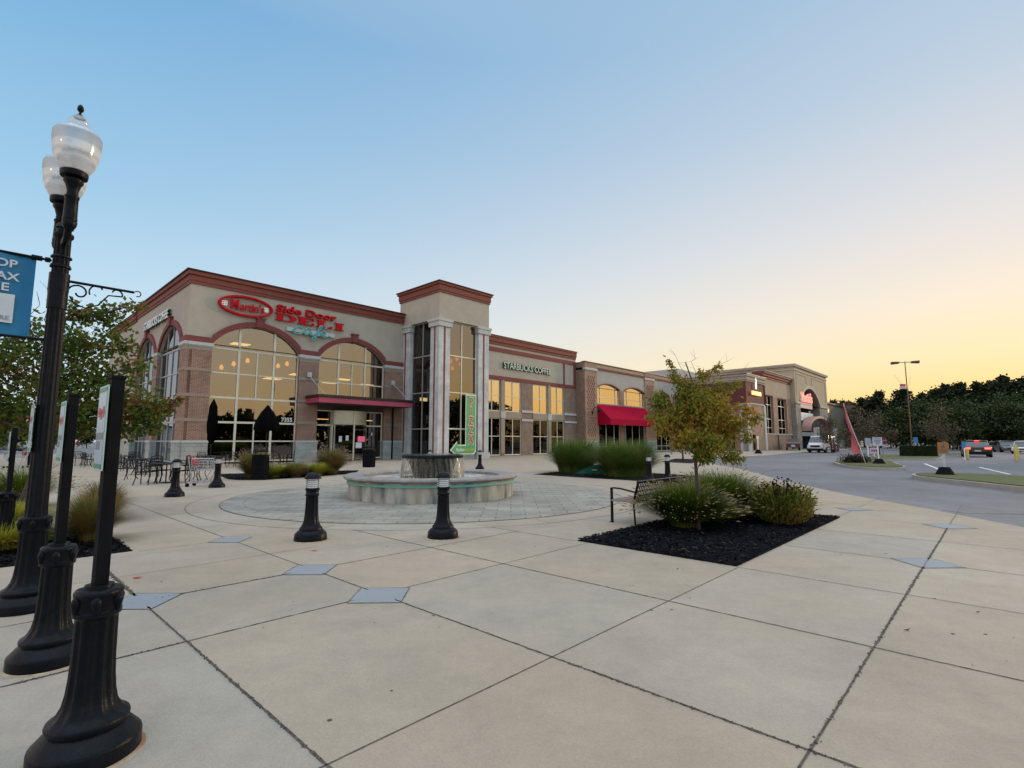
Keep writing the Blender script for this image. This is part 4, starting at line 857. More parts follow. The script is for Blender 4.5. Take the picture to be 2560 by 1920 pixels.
# ================================================================ STREET LAMP, POSTS WITH SIGN PANELS, BOLLARDS
def basepost(b, r0=.228, h=.80, c=(0, 0)):
    R_ = lambda q: q * r0
    b.lathe([(R_(1), 0), (R_(1), .07), (R_(.985), .082), (R_(.95), .09), (R_(.80), .128), (R_(.745), .138), (R_(.70), .145), (R_(.70), .15), (R_(.745), .156), (R_(.755), .17), (R_(.735), .183), (R_(.66), .192, .03), (R_(.575), .215, .06), (R_(.50), .25, .09), (R_(.455), .30, .10), (R_(.425), .37, .10), (R_(.405), .46, .10), (R_(.395), h - .15, .10), (R_(.395), h - .135), (R_(.45), h - .125), (R_(.45), h - .105), (R_(.42), h - .10), (R_(.42), h - .04), (R_(.455), h - .03), (R_(.455), h - .012), (R_(.42), h), (R_(.28), h + .005), (R_(.27), h + .02), (R_(.05), h + .021)], 96, c, flute=12)
    for k in range(6):
        a = 2 * pi * k / 6 + .3; x, y = c[0] + r0 * .415 * cos(a), c[1] + r0 * .415 * sin(a)
        b.lathe([(.0, h - .12), (.010, h - .115), (.016, h - .10), (.022, h - .075), (.026, h - .055), (.018, h - .03), (0, h - .02)], 8, (x, y))
def panel(root, dist, z0, z1, wd, off):
    """narrow pale sign panel fixed on the side of a post, seen almost edge on; local x = out, y = along the panel"""
    m = MB(); m.box(off, off + .006, -wd / 2, wd / 2, z0, z1); p = m.build('sign_panel', mat('pale teal sign edge', (.35, .50, .44), (.33, .47, .42), 5, .4), root)
    m = MB(); h = z1 - z0
    m.box(off - .002, off - .0005, -wd / 2 + .012, wd / 2 - .012, z0 + .012 + h * .07, z1 - .012 - h * .06); m.build('sheet', mat('pale blue sign sheet', (.36, .45, .52), (.33, .42, .5), 6, .3), p)
    m = MB(); m.box(off - .0025, off - .0005, -wd / 2 + .012, wd / 2 - .012, z1 - h * .068, z1 - .01); m.box(off - .0025, off - .0005, -wd / 2 + .012, wd / 2 - .012, z0 + .01, z0 + h * .075); m.build('green_strip', mat('sign green', (.03, .22, .17), rough=.4), p)
    m = MB()
    for y0, y1, a, b in ((-.35, -.12, .62, .75), (-.08, .1, .6, .72), (.14, .33, .63, .74), (-.4, .38, .66, .70)): m.box(off - .0035, off - .0026, y0 * wd, y1 * wd, z0 + h * a, z0 + h * b)
    m.build('red_figure', mat('sign red', (.45, .05, .04), rough=.4), p)
    m = MB(); m.box(off - .0035, off - .0026, -.4 * wd, .4 * wd, z0 + h * .36, z0 + h * .44); m.box(off - .0035, off - .0026, -.1 * wd, .35 * wd, z0 + h * .24, z0 + h * .34); m.build('grey_patch', mat('sign grey', (.14, .18, .21), rough=.4), p)
def signpost(n_, label, h=1.90, s_=-9.2):
    t = thing('sign_post', label, 'sign post', W(s_, n_), ANG, 'black posts with narrow sign panels')
    b = MB(); basepost(b); b.build('base', BLACK, t, autos=50)
    b = MB(); b.m = Matrix.Rotation(radians(8), 4, 'Z'); b.box(-.030, .030, -.030, .030, .80, h - .02); b.box(-.033, .033, -.033, .033, h - .02, h); b.m = None; b.build('shaft', BLACK2, t, bevel=.004)
    panel(t, 0, h - .50, h - .06, .235, -.052); b = MB(); b.box(-.046, -.03, -.03, .03, h - .5, h - .44); b.box(-.046, -.03, -.03, .03, h - .2, h - .14); b.build('bracket', BLACK2, t)
    b = MB(); b.lathe([(.25, -.0), (.247, .006), (.23, .008)], 64); b.build('grout', mat('rusty pale grout', (.45, .38, .26), (.25, .14, .07), 6, .9), t)
    return t
signpost(35.22, 'black fluted post nearest the camera with a narrow pale sign panel on its side')
signpost(33.64, 'black sign post between the nearest post and the tall lamp', h=1.90)
signpost(27.9, 'black sign post at the far left picture edge under the tree', h=1.75)
# lamp
LX = W(-9.2, 31.9)
t = thing('street_lamp', 'tall black fluted lamp post with two clear acorn globes at the left', 'street lamp', LX, ANG)
b = MB(); basepost(b, .27, .84); b.build('base', BLACK, t, autos=50)
b = MB(); b.lathe([(.088, .84), (.085, .9, .10), (.075, 2.5, .12), (.066, 3.57, .12), (.066, 3.58), (.082, 3.60), (.082, 3.63), (.06, 3.65), (.06, 3.68), (.075, 3.69), (.05, 3.74), (.0, 3.76)], 96, flute=12)
b.lathe([(.079, 2.86), (.079, 3.20)], 48); b.build('shaft', BLACK, t, autos=40)
b = MB()
for sg in (1, -1):
    y = -sg * .40; b.tube([(0, 0, 3.56), (0, y * .3, 3.50), (0, y * .75, 3.52), (0, y, 3.62)], .03, 8); b.lathe([(.03, 3.56), (.052, 3.60), (.06, 3.64), (.05, 3.66)], 20, (0, y))
b.build('cross_arm', BLACK, t, smooth=True)
LENS = bpy.data.materials.new('clear ribbed acrylic'); LENS.use_nodes = True; _nt = LENS.node_tree; _nt.nodes.remove(_nt.nodes['Principled BSDF'])
_g = _n(_nt, 'ShaderNodeBsdfGlossy'); _g.inputs[1].default_value = .12; _t = _n(_nt, 'ShaderNodeBsdfTransparent'); _t.inputs[0].default_value = (.93, .94, .95, 1); _df = _n(_nt, 'ShaderNodeBsdfTranslucent'); _df.inputs[0].default_value = (.82, .82, .80, 1); _d2 = _n(_nt, 'ShaderNodeBsdfDiffuse'); _d2.inputs[0].default_value = (.72, .72, .70, 1)
_tc = _n(_nt, 'ShaderNodeTexCoord'); _sp = _n(_nt, 'ShaderNodeSeparateXYZ'); _nt.links.new(_tc.outputs['Object'], _sp.inputs[0])
_rp = _n(_nt, 'ShaderNodeValToRGB'); _mr = _n(_nt, 'ShaderNodeMapRange'); _mr.inputs[1].default_value = 4.145; _mr.inputs[2].default_value = 4.735; _nt.links.new(_sp.outputs[2], _mr.inputs[0]); _nt.links.new(_mr.outputs[0], _rp.inputs[0])
_e = _rp.color_ramp.elements; _st = [(0, .75), (.10, .8), (.12, .55), (.2, .85), (.26, .6), (.33, .9), (.40, .75), (.62, .72), (.65, .30), (.8, .22), (1, .4)]
while len(_e) < len(_st): _e.new(.5)
for _i, (_p, _v) in enumerate(_st): _e[_i].position = _p; _e[_i].color = (_v, _v, _v, 1)
_r2 = _n(_nt, 'ShaderNodeValToRGB'); _nt.links.new(_mr.outputs[0], _r2.inputs[0]); _e2 = _r2.color_ramp.elements; _s2 = [(0, .85), (.14, .7), (.2, .95), (.27, .6), (.34, .9), (.42, .85), (.46, .5), (.62, .42), (.65, .75), (.8, .8), (1, .85)]
while len(_e2) < len(_s2): _e2.new(.5)
for _i, (_p, _v) in enumerate(_s2): _e2[_i].position = _p; _e2[_i].color = (_v, _v, _v * .98, 1)
_nt.links.new(_r2.outputs[0], _df.inputs[0]); _nt.links.new(_r2.outputs[0], _d2.inputs[0])
_m0 = _n(_nt, 'ShaderNodeMixShader'); _m0.inputs[0].default_value = .5; _nt.links.new(_df.outputs[0], _m0.inputs[1]); _nt.links.new(_d2.outputs[0], _m0.inputs[2])
_m1 = _n(_nt, 'ShaderNodeMixShader'); _nt.links.new(_rp.outputs[0], _m1.inputs[0]); _nt.links.new(_t.outputs[0], _m1.inputs[1]); _nt.links.new(_m0.outputs[0], _m1.inputs[2])
_m2 = _n(_nt, 'ShaderNodeMixShader'); _m2.inputs[0].default_value = .14; _nt.links.new(_m1.outputs[0], _m2.inputs[1]); _nt.links.new(_g.outputs[0], _m2.inputs[2]); _nt.links.new(_m2.outputs[0], _nt.nodes['Material Output'].inputs[0])
for sg in (1, -1):
    y = -sg * .40; c = (0, y); HZ = Matrix.Translation((0, 0, -.11))
    b = MB(); b.m = HZ; b.lathe([(.05, 3.75), (.055, 3.76), (.058, 3.78), (.055, 3.80), (.052, 3.98), (.058, 3.99), (.058, 4.01), (.046, 4.02), (.045, 4.06), (.06, 4.12), (.078, 4.15), (.078, 4.17), (.05, 4.18), (.05, 4.19), (.105, 4.20), (.11, 4.22), (.11, 4.25), (.10, 4.26)], 32, c)
    fit = b.build('fitter', BLACK, t, autos=40)
    b = MB(); b.m = HZ; b.lathe([(.105, 4.255), (.125, 4.28), (.155, 4.34), (.172, 4.40), (.185, 4.48), (.192, 4.58), (.190, 4.63), (.175, 4.66), (.12, 4.70), (.085, 4.715), (.078, 4.73), (.082, 4.75), (.085, 4.77), (.075, 4.79), (.045, 4.83), (.02, 4.845)], 48, c)
    b.build('globe', LENS, t, smooth=True)
    b = MB(); b.m = HZ; b.lathe([(.05, 4.815), (.035, 4.83), (.02, 4.85), (.009, 4.865), (.009, 4.875), (.024, 4.89), (.028, 4.91), (.02, 4.94), (.008, 4.955), (0, 4.96)], 16, c); b.build('finial', BLACK, t, smooth=True)
    b = MB(); b.m = HZ; b.lathe([(.02, 4.26), (.025, 4.30), (.04, 4.38), (.035, 4.46), (.0, 4.5)], 12, c); b.build('bulb', mat('frosted bulb', (.7, .7, .66), rough=.3), t, smooth=True)
BT = 3.34
b = MB(); b.tube([(-.07, 0, BT), (-1.0, 0, BT)], .013, 8)
for x in (-.10, -.16, -.2): b.lathe([(0, -.035), (.026, -.02), (.03, 0), (.022, .02), (0, .035)], 10, (0, 0)) if False else b.tube([(x - .02, 0, BT), (x - .01, 0, BT), (x + .012, 0, BT), (x + .02, 0, BT)], .026, 8)
b.build('banner_arm', BLACK, t); b = MB(); b.tube([(-.07, 0, BT - .80), (-1.0, 0, BT - .80)], .013, 8); b.build('banner_arm', BLACK, t); b = MB(); b.lathe([(.085, BT - .06), (.085, BT - .05), (.078, BT - .03)], 24); b.lathe([(.085, BT + .04), (.085, BT + .05), (.078, BT + .06)], 24); b.build('clamp', BLACK, t)
b = MB(); z = 3.16; b.tube([(.07, 0, z), (.62, 0, z)], .014, 8); b.lathe([(.082, z - .12), (.082, z + .06)], 24)
sp_ = lambda cx, cz, r0, r1, a0, a1, n=18: [(cx + (r0 + (r1 - r0) * i / n) * cos(a0 + (a1 - a0) * i / n), 0, cz + (r0 + (r1 - r0) * i / n) * sin(a0 + (a1 - a0) * i / n)) for i in range(n + 1)]
b.tube(sp_(.16, z - .10, .09, .025, pi, -pi * .9), .009, 6); b.tube(sp_(.32, z - .05, .03, .09, pi * .2, pi * 1.2), .008, 6); b.tube(sp_(.46, z - .05, .03, .06, pi * .9, -pi * .1), .008, 6)
b.tube([(.09, 0, z - .15), (.13, 0, z - .22), (.22, 0, z - .25), (.32, 0, z - .20), (.40, 0, z - .08), (.52, 0, z - .07)], .008, 6); b.tube(sp_(.65, z - .01, .03, .03, pi * .8, -pi * .6, 10), .006, 6); b.build('hanging_bracket', BLACK, t)
panel(t, 0, 1.45, 1.90, .24, -.10)
# banner hung from the lamp
t = thing('banner', 'blue fabric banner reading SHOP RELAX DINE hung from the lamp post', 'banner', W(-9.2 - .56, 31.9, BT - .80), ANG)
b = MB(); n = 10
for i in range(n):
    for j in range(12):
        f = lambda i_, j_: (-.38 + .76 * i_ / n, .012 * sin(i_ * .9) * (.3 + j_ / 12), -.012 + .824 * j_ / 12)
        b.quad(f(i, j), f(i + 1, j), f(i + 1, j + 1), f(i, j + 1))
b.build('cloth', mat('banner blue', (.012, .16, .32), (.010, .14, .29), 2, .75), t, smooth=True)
BX = .12
BW = mat('banner lettering white', (.55, .60, .64), rough=.7)
b = MB(); b.box(-.32, .135 + BX, -.022, -.018, .12, .395); b.build('panel', BW, t)
for s_, z, sz, x in (('SHOP', .655, .105, .13), ('RELAX', .53, .105, .15), ('DINE', .425, .105, .09)): text(s_, sz, .001, BW, t, loc=(x + BX, -.026, z), off=.002, align='RIGHT', sx=1.12)
text('SQUARE', .06, .001, mat('banner grey text', (.25, .28, .33), rough=.7), t, loc=(.115 + BX, -.026, .145), align='RIGHT', sx=1.15)

def bollard(name='bollard'):
    t = thing('bollard', None, 'bollard', (0, 0, 0), 0, 'black fluted bollard lights round the fountain')
    b = MB(); k = .248
    b.lathe([(k, 0), (k, .03), (k * .97, .09), (k * .93, .115), (k * .78, .15), (k * .70, .16), (k * .70, .185), (k * .64, .205), (k * .58, .225, .05), (k * .47, .29, .10), (k * .42, .38, .10), (k * .395, .5, .10), (k * .375, .66, .10), (k * .37, .68), (k * .42, .69), (k * .43, .71), (k * .39, .72), (k * .39, .765), (k * .44, .775), (k * .44, .80), (k * .36, .81), (.0, .811)], 96, flute=12)
    b.build('post', BLACK, t, autos=50)
    b = MB(); b.lathe([(.07, .812), (.075, .82), (.075, .955), (.07, .96)], 24); b.build('lamp_core', mat('white diffuser', (.7, .72, .74), rough=.3, emit=((1, .97, .9), .25)), t, smooth=True)
    b = MB()
    for z in (.825, .858, .891, .924): b.lathe([(.105, z), (.106, z + .004), (.082, z + .022), (.08, z + .02)], 32)
    b.build('louvre', mat('pale louvre', (.5, .53, .56), (.46, .49, .52), 4, .3, metal=.3), t, autos=30)
    b = MB()
    for q in range(3): a = 1.9 + q * 2 * pi / 3; b.tube([(.1 * cos(a), .1 * sin(a), .81), (.1 * cos(a), .1 * sin(a), .965)], .004, 6)
    b.lathe([(.128, .955), (.13, .965), (.118, .985), (.10, 1.015), (.07, 1.04), (.03, 1.052), (0, 1.055)], 32); b.build('cap', BLACK, t, smooth=True)
    b = MB(); b.lathe([(k + .025, .001), (k + .02, .008), (k - .01, .01)], 48); b.build('grout', MATS['rusty pale grout'], t)
    return t
b0 = bollard()
BP = [((776, 1350), 'black bollard light in front of the fountain, left of the one overlapping the basin'), ((1107, 1344), 'black bollard light overlapping the front of the fountain basin'), ((436, 1242), 'black bollard light in front of the iron tables'), ((542, 1219), 'black bollard light beside the shopping cart'),
      ((1199.6, 1173), 'bollard light behind the fountain, before the tower corner'), ((1074, 1171), 'bollard light whose top just shows over the fountain bowl'), ((1623.5, 1207), 'bollard light against the tall green grass, left of the pair behind the bench'), ((1670, 1206), 'bollard light behind the bench, right of the pair')]
for i, (p, lb) in enumerate(BP):
    o = b0 if i == 0 else copy_tree(b0); x, y = at(*p); o.location = (x, y, 0); o.rotation_euler = (0, 0, 0); o['label'] = lb

# ================================================================ FOUNTAIN
t = thing('fountain', 'round stained concrete fountain with a dark spilling bowl and teal stripe', 'fountain', (FC[0], FC[1], 0), 0)
STN = mat('stained fountain concrete', (.50, .47, .40), (.11, .12, .125), 1.3, .85, bump=.4, bscale=30, stain=((.42, .36, .25), 1.4, .6), aniso=(3, 3, .7), detail=10)
RIMM = mat('weathered rim stone', (.30, .285, .26), (.20, .19, .18), 5, .7, bump=.35, bscale=30, stain=((.26, .16, .11), 3, .5))
b = MB(); b.lathe([(2.36, 0.000), (2.36, 0.393)], 96); b.lathe([(2.39, 0.455), (2.38, 0.502)], 96); b.build('basin_wall', STN, t, autos=40)
b = MB(); b.lathe([(2.365, 0.393), (2.40, 0.396), (2.40, 0.451), (2.365, 0.455)], 96); b.build('teal_stripe', mat('verdigris stripe', (.14, .42, .34), (.12, .36, .30), 4, .6), t, autos=40)
b = MB(); b.lathe([(2.38, 0.495), (2.46, 0.514), (2.50, 0.549), (2.49, 0.589), (2.44, 0.616), (2.33, 0.620), (2.0, 0.608), (1.95, 0.581), (1.94, 0.235)], 96); b.build('rim', RIMM, t, autos=35)
def watermat(name, col, rough, scale, st, trans):
    m = bpy.data.materials.new(name); m.use_nodes = True; nt = m.node_tree; L = nt.links; p = nt.nodes['Principled BSDF']; p.inputs['Base Color'].default_value = (*col, 1); p.inputs['Roughness'].default_value = rough; p.inputs['IOR'].default_value = 1.33; p.inputs['Specular IOR Level'].default_value = .8
    tc = _n(nt, 'ShaderNodeTexCoord'); nz = _n(nt, 'ShaderNodeTexNoise'); nz.inputs['Scale'].default_value = scale; nz.inputs['Detail'].default_value = 5; L.new(tc.outputs['Object'], nz.inputs[0])
    bu = _n(nt, 'ShaderNodeBump'); bu.inputs['Strength'].default_value = st; bu.inputs['Distance'].default_value = .05; L.new(nz.outputs[0], bu.inputs['Height']); L.new(bu.outputs[0], p.inputs['Normal']); return m
b = MB(); b.lathe([(1.935, .44), (1.935, .455), (0, .455)], 64); b.build('pool_water', watermat('dark pool water', (.02, .03, .032), .05, 5, .7, 0), t)
b = MB(); b.lathe([(.56, .3), (.58, .62), (.64, .82), (.72, .98), (.80, 1.04), (.89, 1.07), (.90, 1.14), (.87, 1.165), (.75, 1.16), (.7, 1.12), (0, 1.1)], 72); b.build('upper_bowl', mat('wet dark stone', (.020, .021, .022), (.010, .011, .012), 4, .25, bump=.3, bscale=20), t, autos=40)
b = MB(); b.lathe([(.76, 1.160), (0, 1.164)], 48); b.build('bowl_water', watermat('bowl water', (.05, .06, .065), .08, 9, .8, 0), t)
# falling water: a curtain broken into streaks, thick at both sides
wm = bpy.data.materials.new('falling water'); wm.use_nodes = True; _nt = wm.node_tree; _p = _nt.nodes['Principled BSDF']; _p.inputs['Base Color'].default_value = (.58, .54, .44, 1); _p.inputs['Roughness'].default_value = .15
_tr = _n(_nt, 'ShaderNodeBsdfTransparent'); _tl = _n(_nt, 'ShaderNodeBsdfTranslucent'); _tl.inputs[0].default_value = (.85, .82, .74, 1); _a = _n(_nt, 'ShaderNodeMixShader'); _a.inputs[0].default_value = .55; _nt.links.new(_p.outputs[0], _a.inputs[1]); _nt.links.new(_tl.outputs[0], _a.inputs[2])
_b = _n(_nt, 'ShaderNodeMixShader'); _tc = _n(_nt, 'ShaderNodeTexCoord'); _mp = _n(_nt, 'ShaderNodeMapping'); _mp.inputs['Scale'].default_value = (15, 15, 1.3); _nz = _n(_nt, 'ShaderNodeTexNoise'); _nz.inputs['Scale'].default_value = 1; _nz.inputs['Detail'].default_value = 6
_nt.links.new(_tc.outputs['Object'], _mp.inputs[0]); _nt.links.new(_mp.outputs[0], _nz.inputs[0]); _mr = _n(_nt, 'ShaderNodeMapRange'); _mr.inputs[1].default_value = .40; _mr.inputs[2].default_value = .68; _mr.inputs[3].default_value = .16; _mr.inputs[4].default_value = .85; _nt.links.new(_nz.outputs[0], _mr.inputs[0])
_lw = _n(_nt, 'ShaderNodeLayerWeight'); _lw.inputs[0].default_value = .5; _mm = _n(_nt, 'ShaderNodeMath', operation='MULTIPLY_ADD'); _mm.inputs[1].default_value = 1.5; _mm.inputs[2].default_value = .30; _nt.links.new(_lw.outputs[1], _mm.inputs[0]); _m7 = _n(_nt, 'ShaderNodeMath', operation='MULTIPLY'); _m7.use_clamp = True; _nt.links.new(_mm.outputs[0], _m7.inputs[0]); _nt.links.new(_mr.outputs[0], _m7.inputs[1])
_nt.links.new(_m7.outputs[0], _b.inputs[0]); _nt.links.new(_tr.outputs[0], _b.inputs[1]); _nt.links.new(_a.outputs[0], _b.inputs[2]); _nt.links.new(_b.outputs[0], _nt.nodes['Material Output'].inputs[0])
r = random.Random(11); b = MB()
b.lathe([(.855, 1.12), (.87, 1.05), (.90, .85), (.925, .455)], 96)
for i in range(150):
    a = r.choice((radians(-25), radians(-25), radians(190))) + r.gauss(0, .22)
    r0 = .86 + r.random() * .02; w_ = r.uniform(.004, .016); z0 = r.uniform(.8, 1.1); z1 = r.uniform(.46, .6); ro = r.uniform(.03, .14); pts = []
    for k in range(6): q = k / 5; pts.append((r0 + ro * sqrt(q), z0 + (z1 - z0) * q))
    vs = []
    for (rr, zz) in pts: vs += [(rr * cos(a - w_), rr * sin(a - w_), zz), (rr * cos(a + w_), rr * sin(a + w_), zz)]
    b.add(vs, [(2 * k, 2 * k + 1, 2 * k + 3, 2 * k + 2) for k in range(5)])
b.build('water_curtain', wm, t, smooth=True)
b = MB()                                        # froth where the water lands
for i in range(900):
    a = r.uniform(0, 2 * pi); rr = r.gauss(.98, .09); q = r.uniform(.008, .03); x, y = rr * cos(a), rr * sin(a); z = .455 + abs(r.gauss(0, .03))
    b.add([(x - q, y, z), (x, y - q, z), (x + q, y, z), (x, y + q, z), (x, y, z + q * 1.2)], [(0, 1, 4), (1, 2, 4), (2, 3, 4), (3, 0, 4)])
b.build('froth', mat('white froth', (.7, .72, .74), (.6, .62, .65), 9, .6), t)

# ================================================================ PLANTS
def leaf(b, p, d, l, w_, r, fold=.0):
    """pointed leaf at p along direction d"""
    d = d.normalized(); u = d.cross(Vector((r.gauss(0, 1), r.gauss(0, 1), r.gauss(0, 1)))); u = u.normalized() if u.length > 1e-5 else Vector((1, 0, 0))
    a = p + d * (l * .45) + u * w_; c = p + d * (l * .45) - u * w_; e = p + d * l
    b.add([p, a, e, c], [(0, 1, 2, 3)])
def grass(name, label, x, y, R_, H_, n, m, seed, cat='ornamental grass', group=None, plumes=0, pm=None, up=.5, wd=.005, basr=.22, heads=0, hm=None, lean=(0, 0)):
    r = random.Random(seed); t = thing(name, label, cat, (x, y, 0), 0, group); b = MB(); pb = MB(); vs = b.v; fs = b.f
    for i in range(n):
        a = r.uniform(0, 2 * pi); br = R_ * basr * sqrt(r.random()); bx, by = br * cos(a), br * sin(a); a += r.gauss(0, .35)
        q = r.random() ** up; reach = R_ * (.12 + .9 * q) * r.uniform(.75, 1.08); hh = H_ * (1.02 - .55 * q ** 2.2) * r.uniform(.72, 1.05)
        w0 = wd * r.uniform(.6, 1.3); k = len(vs); sx_, sy_ = -sin(a), cos(a); pts = []
        for j in range(5):
            s = j / 4; rr = reach * s ** 1.6; z = hh * (1.45 * s - .45 * s * s) if q < .6 else hh * (1.75 * s - .80 * s * s)
            px_, py_ = bx + rr * cos(a) + lean[0] * s * s, by + rr * sin(a) + lean[1] * s * s; ww = w0 * (1 - .85 * s); pts.append((px_, py_, z))
            vs.append((px_ + sx_ * ww, py_ + sy_ * ww, z)); vs.append((px_ - sx_ * ww, py_ - sy_ * ww, z))
        for j in range(4): fs.append((k + 2 * j, k + 2 * j + 1, k + 2 * j + 3, k + 2 * j + 2))
        if i < plumes:
            p = Vector(pts[-1]); d = (p - Vector(pts[-2])).normalized(); d = (d + Vector((cos(a) * .3, sin(a) * .3, .1))).normalized(); l = r.uniform(.07, .13); w_ = r.uniform(.007, .012)
            u = d.cross(Vector((0, 0, 1))).normalized(); v = d.cross(u)
            ring = [p + d * l * .4 + (u * cos(t_) + v * sin(t_)) * w_ for t_ in (0, pi / 2, pi, 3 * pi / 2)]
            pb.add([p, p + d * l] + ring, [(0, 2, 3), (0, 3, 4), (0, 4, 5), (0, 5, 2), (1, 3, 2), (1, 4, 3), (1, 5, 4), (1, 2, 5)])
    b.build('blades', m, t)['kind'] = 'stuff'
    if plumes: pb.build('plumes', pm, t)['kind'] = 'stuff'
    return t
GR_F = leafmat('fountain grass', [(.025, .065, .005), (.065, .13, .010), (.14, .18, .02), (.30, .24, .055)], .3)
GR_G = leafmat('tall green grass', [(.04, .085, .016), (.08, .14, .025), (.13, .185, .04), (.24, .22, .06)], .3)
GR_O = leafmat('autumn grass', [(.05, .07, .014), (.12, .13, .028), (.24, .16, .055), (.33, .18, .085)], .3)
GR_Y = leafmat('yellow green grass', [(.09, .15, .012), (.22, .26, .025), (.42, .38, .05), (.5, .4, .09)], .3)
PLM = mat('cream plumes', (.25, .19, .10), (.22, .16, .08), 6, .95, spec=.1, island=[(.40, .32, .18), (.28, .2, .10), (.46, .38, .23), (.22, .15, .07)])
PLP = mat('pinkish plumes', (.42, .27, .2), (.36, .22, .16), 6, .95, island=[(.46, .32, .24), (.32, .2, .14), (.5, .38, .3)])
g = 'fountain grasses in the mulch bed by the bench'
grass('fountain_grass', 'plumed fountain grass clump between the bench and the slender tree', 3.10, 9.50, .95, .80, 9500, GR_F, 1, group=g, plumes=420, pm=PLM, wd=.006)
grass('fountain_grass', 'plumed fountain grass clump to the right of the slender tree trunk', 4.2, 10.6, 1.05, .94, 9500, GR_F, 2, group=g, plumes=520, pm=PLM, wd=.006)
grass('fountain_grass', 'pale plumed grass at the back of the mulch bed behind the tree', 4.1, 11.2, .8, .80, 3000, GR_F, 9, group=g, plumes=320, pm=PLM, wd=.0048)
grass('fountain_grass', 'pale plumed grass rising behind the bush with black seed heads', 5.5, 11.0, .7, .66, 2600, GR_F, 12, group=g, plumes=300, pm=PLM, wd=.0048)
g = 'tall green grasses beyond the fountain'
grass('tall_grass', 'tall green grass clump left of the teal cover beyond the fountain', 3.15, 26.0, 1.45, 1.75, 5200, GR_G, 3, group=g, up=.6, wd=.011, basr=.55)
grass('tall_grass', 'tall green grass clump right of the teal cover, behind the bollards', 5.05, 23.3, 1.55, 1.65, 6500, GR_G, 4, group=g, up=.6, wd=.011, basr=.6)
g = 'grasses in the bed by the entrance'
grass('fountain_grass', 'grass clump with pinkish plumes left of the black bin', -11.0, 22.2, .95, 1.15, 2600, GR_O, 5, group=g, plumes=170, pm=PLP, wd=.009)
grass('fountain_grass', 'large tan plumed grass clump in front of the glass doors', -8.6, 24.9, 1.15, 1.25, 3200, GR_O, 6, group=g, plumes=420, pm=PLP, wd=.009)
grass('low_grass', 'bright yellow green spiky grass clump at the edge of the entrance bed', -8.75, 23.5, .75, .62, 1500, GR_Y, 7, group=g, wd=.013)
for i, (x, y, mm, lb) in enumerate([(-10.1, 22.3, GR_Y, 'low yellowing grass clump just right of the black bin'), (-9.65, 23.1, GR_F, 'low green grass clump in the middle of the entrance bed'), (-9.3, 22.5, GR_O, 'low rusty brown grass clump at the front of the entrance bed'), (-9.9, 24.2, GR_O, 'low brown grass clump at the back of the entrance bed')]):
    grass('low_grass', lb, x, y, .8, .62, 1500, mm, 20 + i, group=g, wd=.010)
g = 'grasses round the left tree'
grass('fountain_grass', 'orange tipped grass clump between the two nearest sign posts', -6.55, 8.25, .62, .78, 3600, GR_O, 8, group=g, wd=.0042)
grass('fountain_grass', 'smaller orange tipped grass clump behind the one between the posts', -8.0, 10.3, .62, .80, 2600, GR_O, 10, group=g, wd=.005)
grass('fountain_grass', 'cream plumed grass at the left picture edge behind the leaning trunk', -11.6, 12.4, 1.1, 1.0, 2800, GR_F, 11, group=g, plumes=300, pm=PLM, wd=.006)
grass('low_grass', 'yellow green grass at the foot of the leaning tree', -8.6, 9.1, .8, .52, 3000, GR_Y, 13, group=g, wd=.006)
grass('low_grass', 'yellow green grass at the bottom left edge beside the lamp base', -7.3, 7.6, .7, .42, 2200, GR_Y, 14, group=g, wd=.0055)

def bush(name, label, x, y, rx, rz_, n, size, m, seed, group=None, stems=None, heads=0, rz0=.0):
    r = random.Random(seed); t = thing(name, label, 'bush', (x, y, 0), 0, group); b = MB()
    for i in range(n):
        v = Vector((r.gauss(0, 1), r.gauss(0, 1), r.gauss(0, 1))).normalized() * (r.random() ** .4); p = Vector((v.x * rx, v.y * rx, rz0 + rz_ * .5 + v.z * rz_ * .5))
        p *= 1 + .32 * noise.noise(p * 3.2 + Vector((seed, 0, 0))) + r.gauss(0, .05); p.z = abs(p.z)
        leaf(b, p, Vector((v.x, v.y, abs(v.z) + .3)) + Vector((r.gauss(0, .5),) * 3), size * r.uniform(.6, 1.3), size * .22, r)
    b.build('foliage', m, t)
    if heads:
        h = MB()
        for i in range(heads):
            a = r.uniform(0, 2 * pi); q = sqrt(r.random()); z = rz_ * (1.12 - .42 * q * q) * r.uniform(.92, 1.16); x_, y_ = rx * q * cos(a), rx * q * sin(a)
            h.tube([(x_ * .8, y_ * .8, z * .7), (x_, y_, z)], .0025, 4); h.lathe([(0, z - .014), (.016, z - .004), (.018, z + .006), (0, z + .018)], 6, (x_, y_))
        h.build('seed_heads', mat('black seed heads', (.006, .004, .003), rough=.9), t)['kind'] = 'stuff'
    return t
bush('seedhead_bush', 'bush with black coneflower seed heads at the right end of the mulch bed', 5.0, 9.78, .52, .70, 6500, .07, leafmat('coneflower leaves', [(.06, .10, .014), (.12, .15, .02), (.20, .16, .03), (.30, .15, .045)]), 31, heads=150)
hg = thing('hedge', 'clipped dark green box hedge on the far traffic island', 'hedge', (*at(2297, 1143), 0), radians(-38))
b = MB(); r = random.Random(9)
for i in range(9000):
    x, y, z = r.uniform(-1.35, 1.35), r.uniform(-.8, .8), r.uniform(.05, 1.05); q = r.randrange(3)
    if q == 0: x = r.choice((-1.35, 1.35)) + r.gauss(0, .03)
    elif q == 1: y = r.choice((-.8, .8)) + r.gauss(0, .03)
    else: z = 1.02 + r.gauss(0, .03)
    leaf(b, Vector((x, y, z)), Vector((r.gauss(0, 1), r.gauss(0, 1), .5)), .11, .03, r)
b.box(-1.3, 1.3, -.75, .75, 0, .98); b.build('foliage', leafmat('hedge leaves', [(.010, .022, .008), (.018, .035, .012), (.03, .045, .016)], .15), hg)

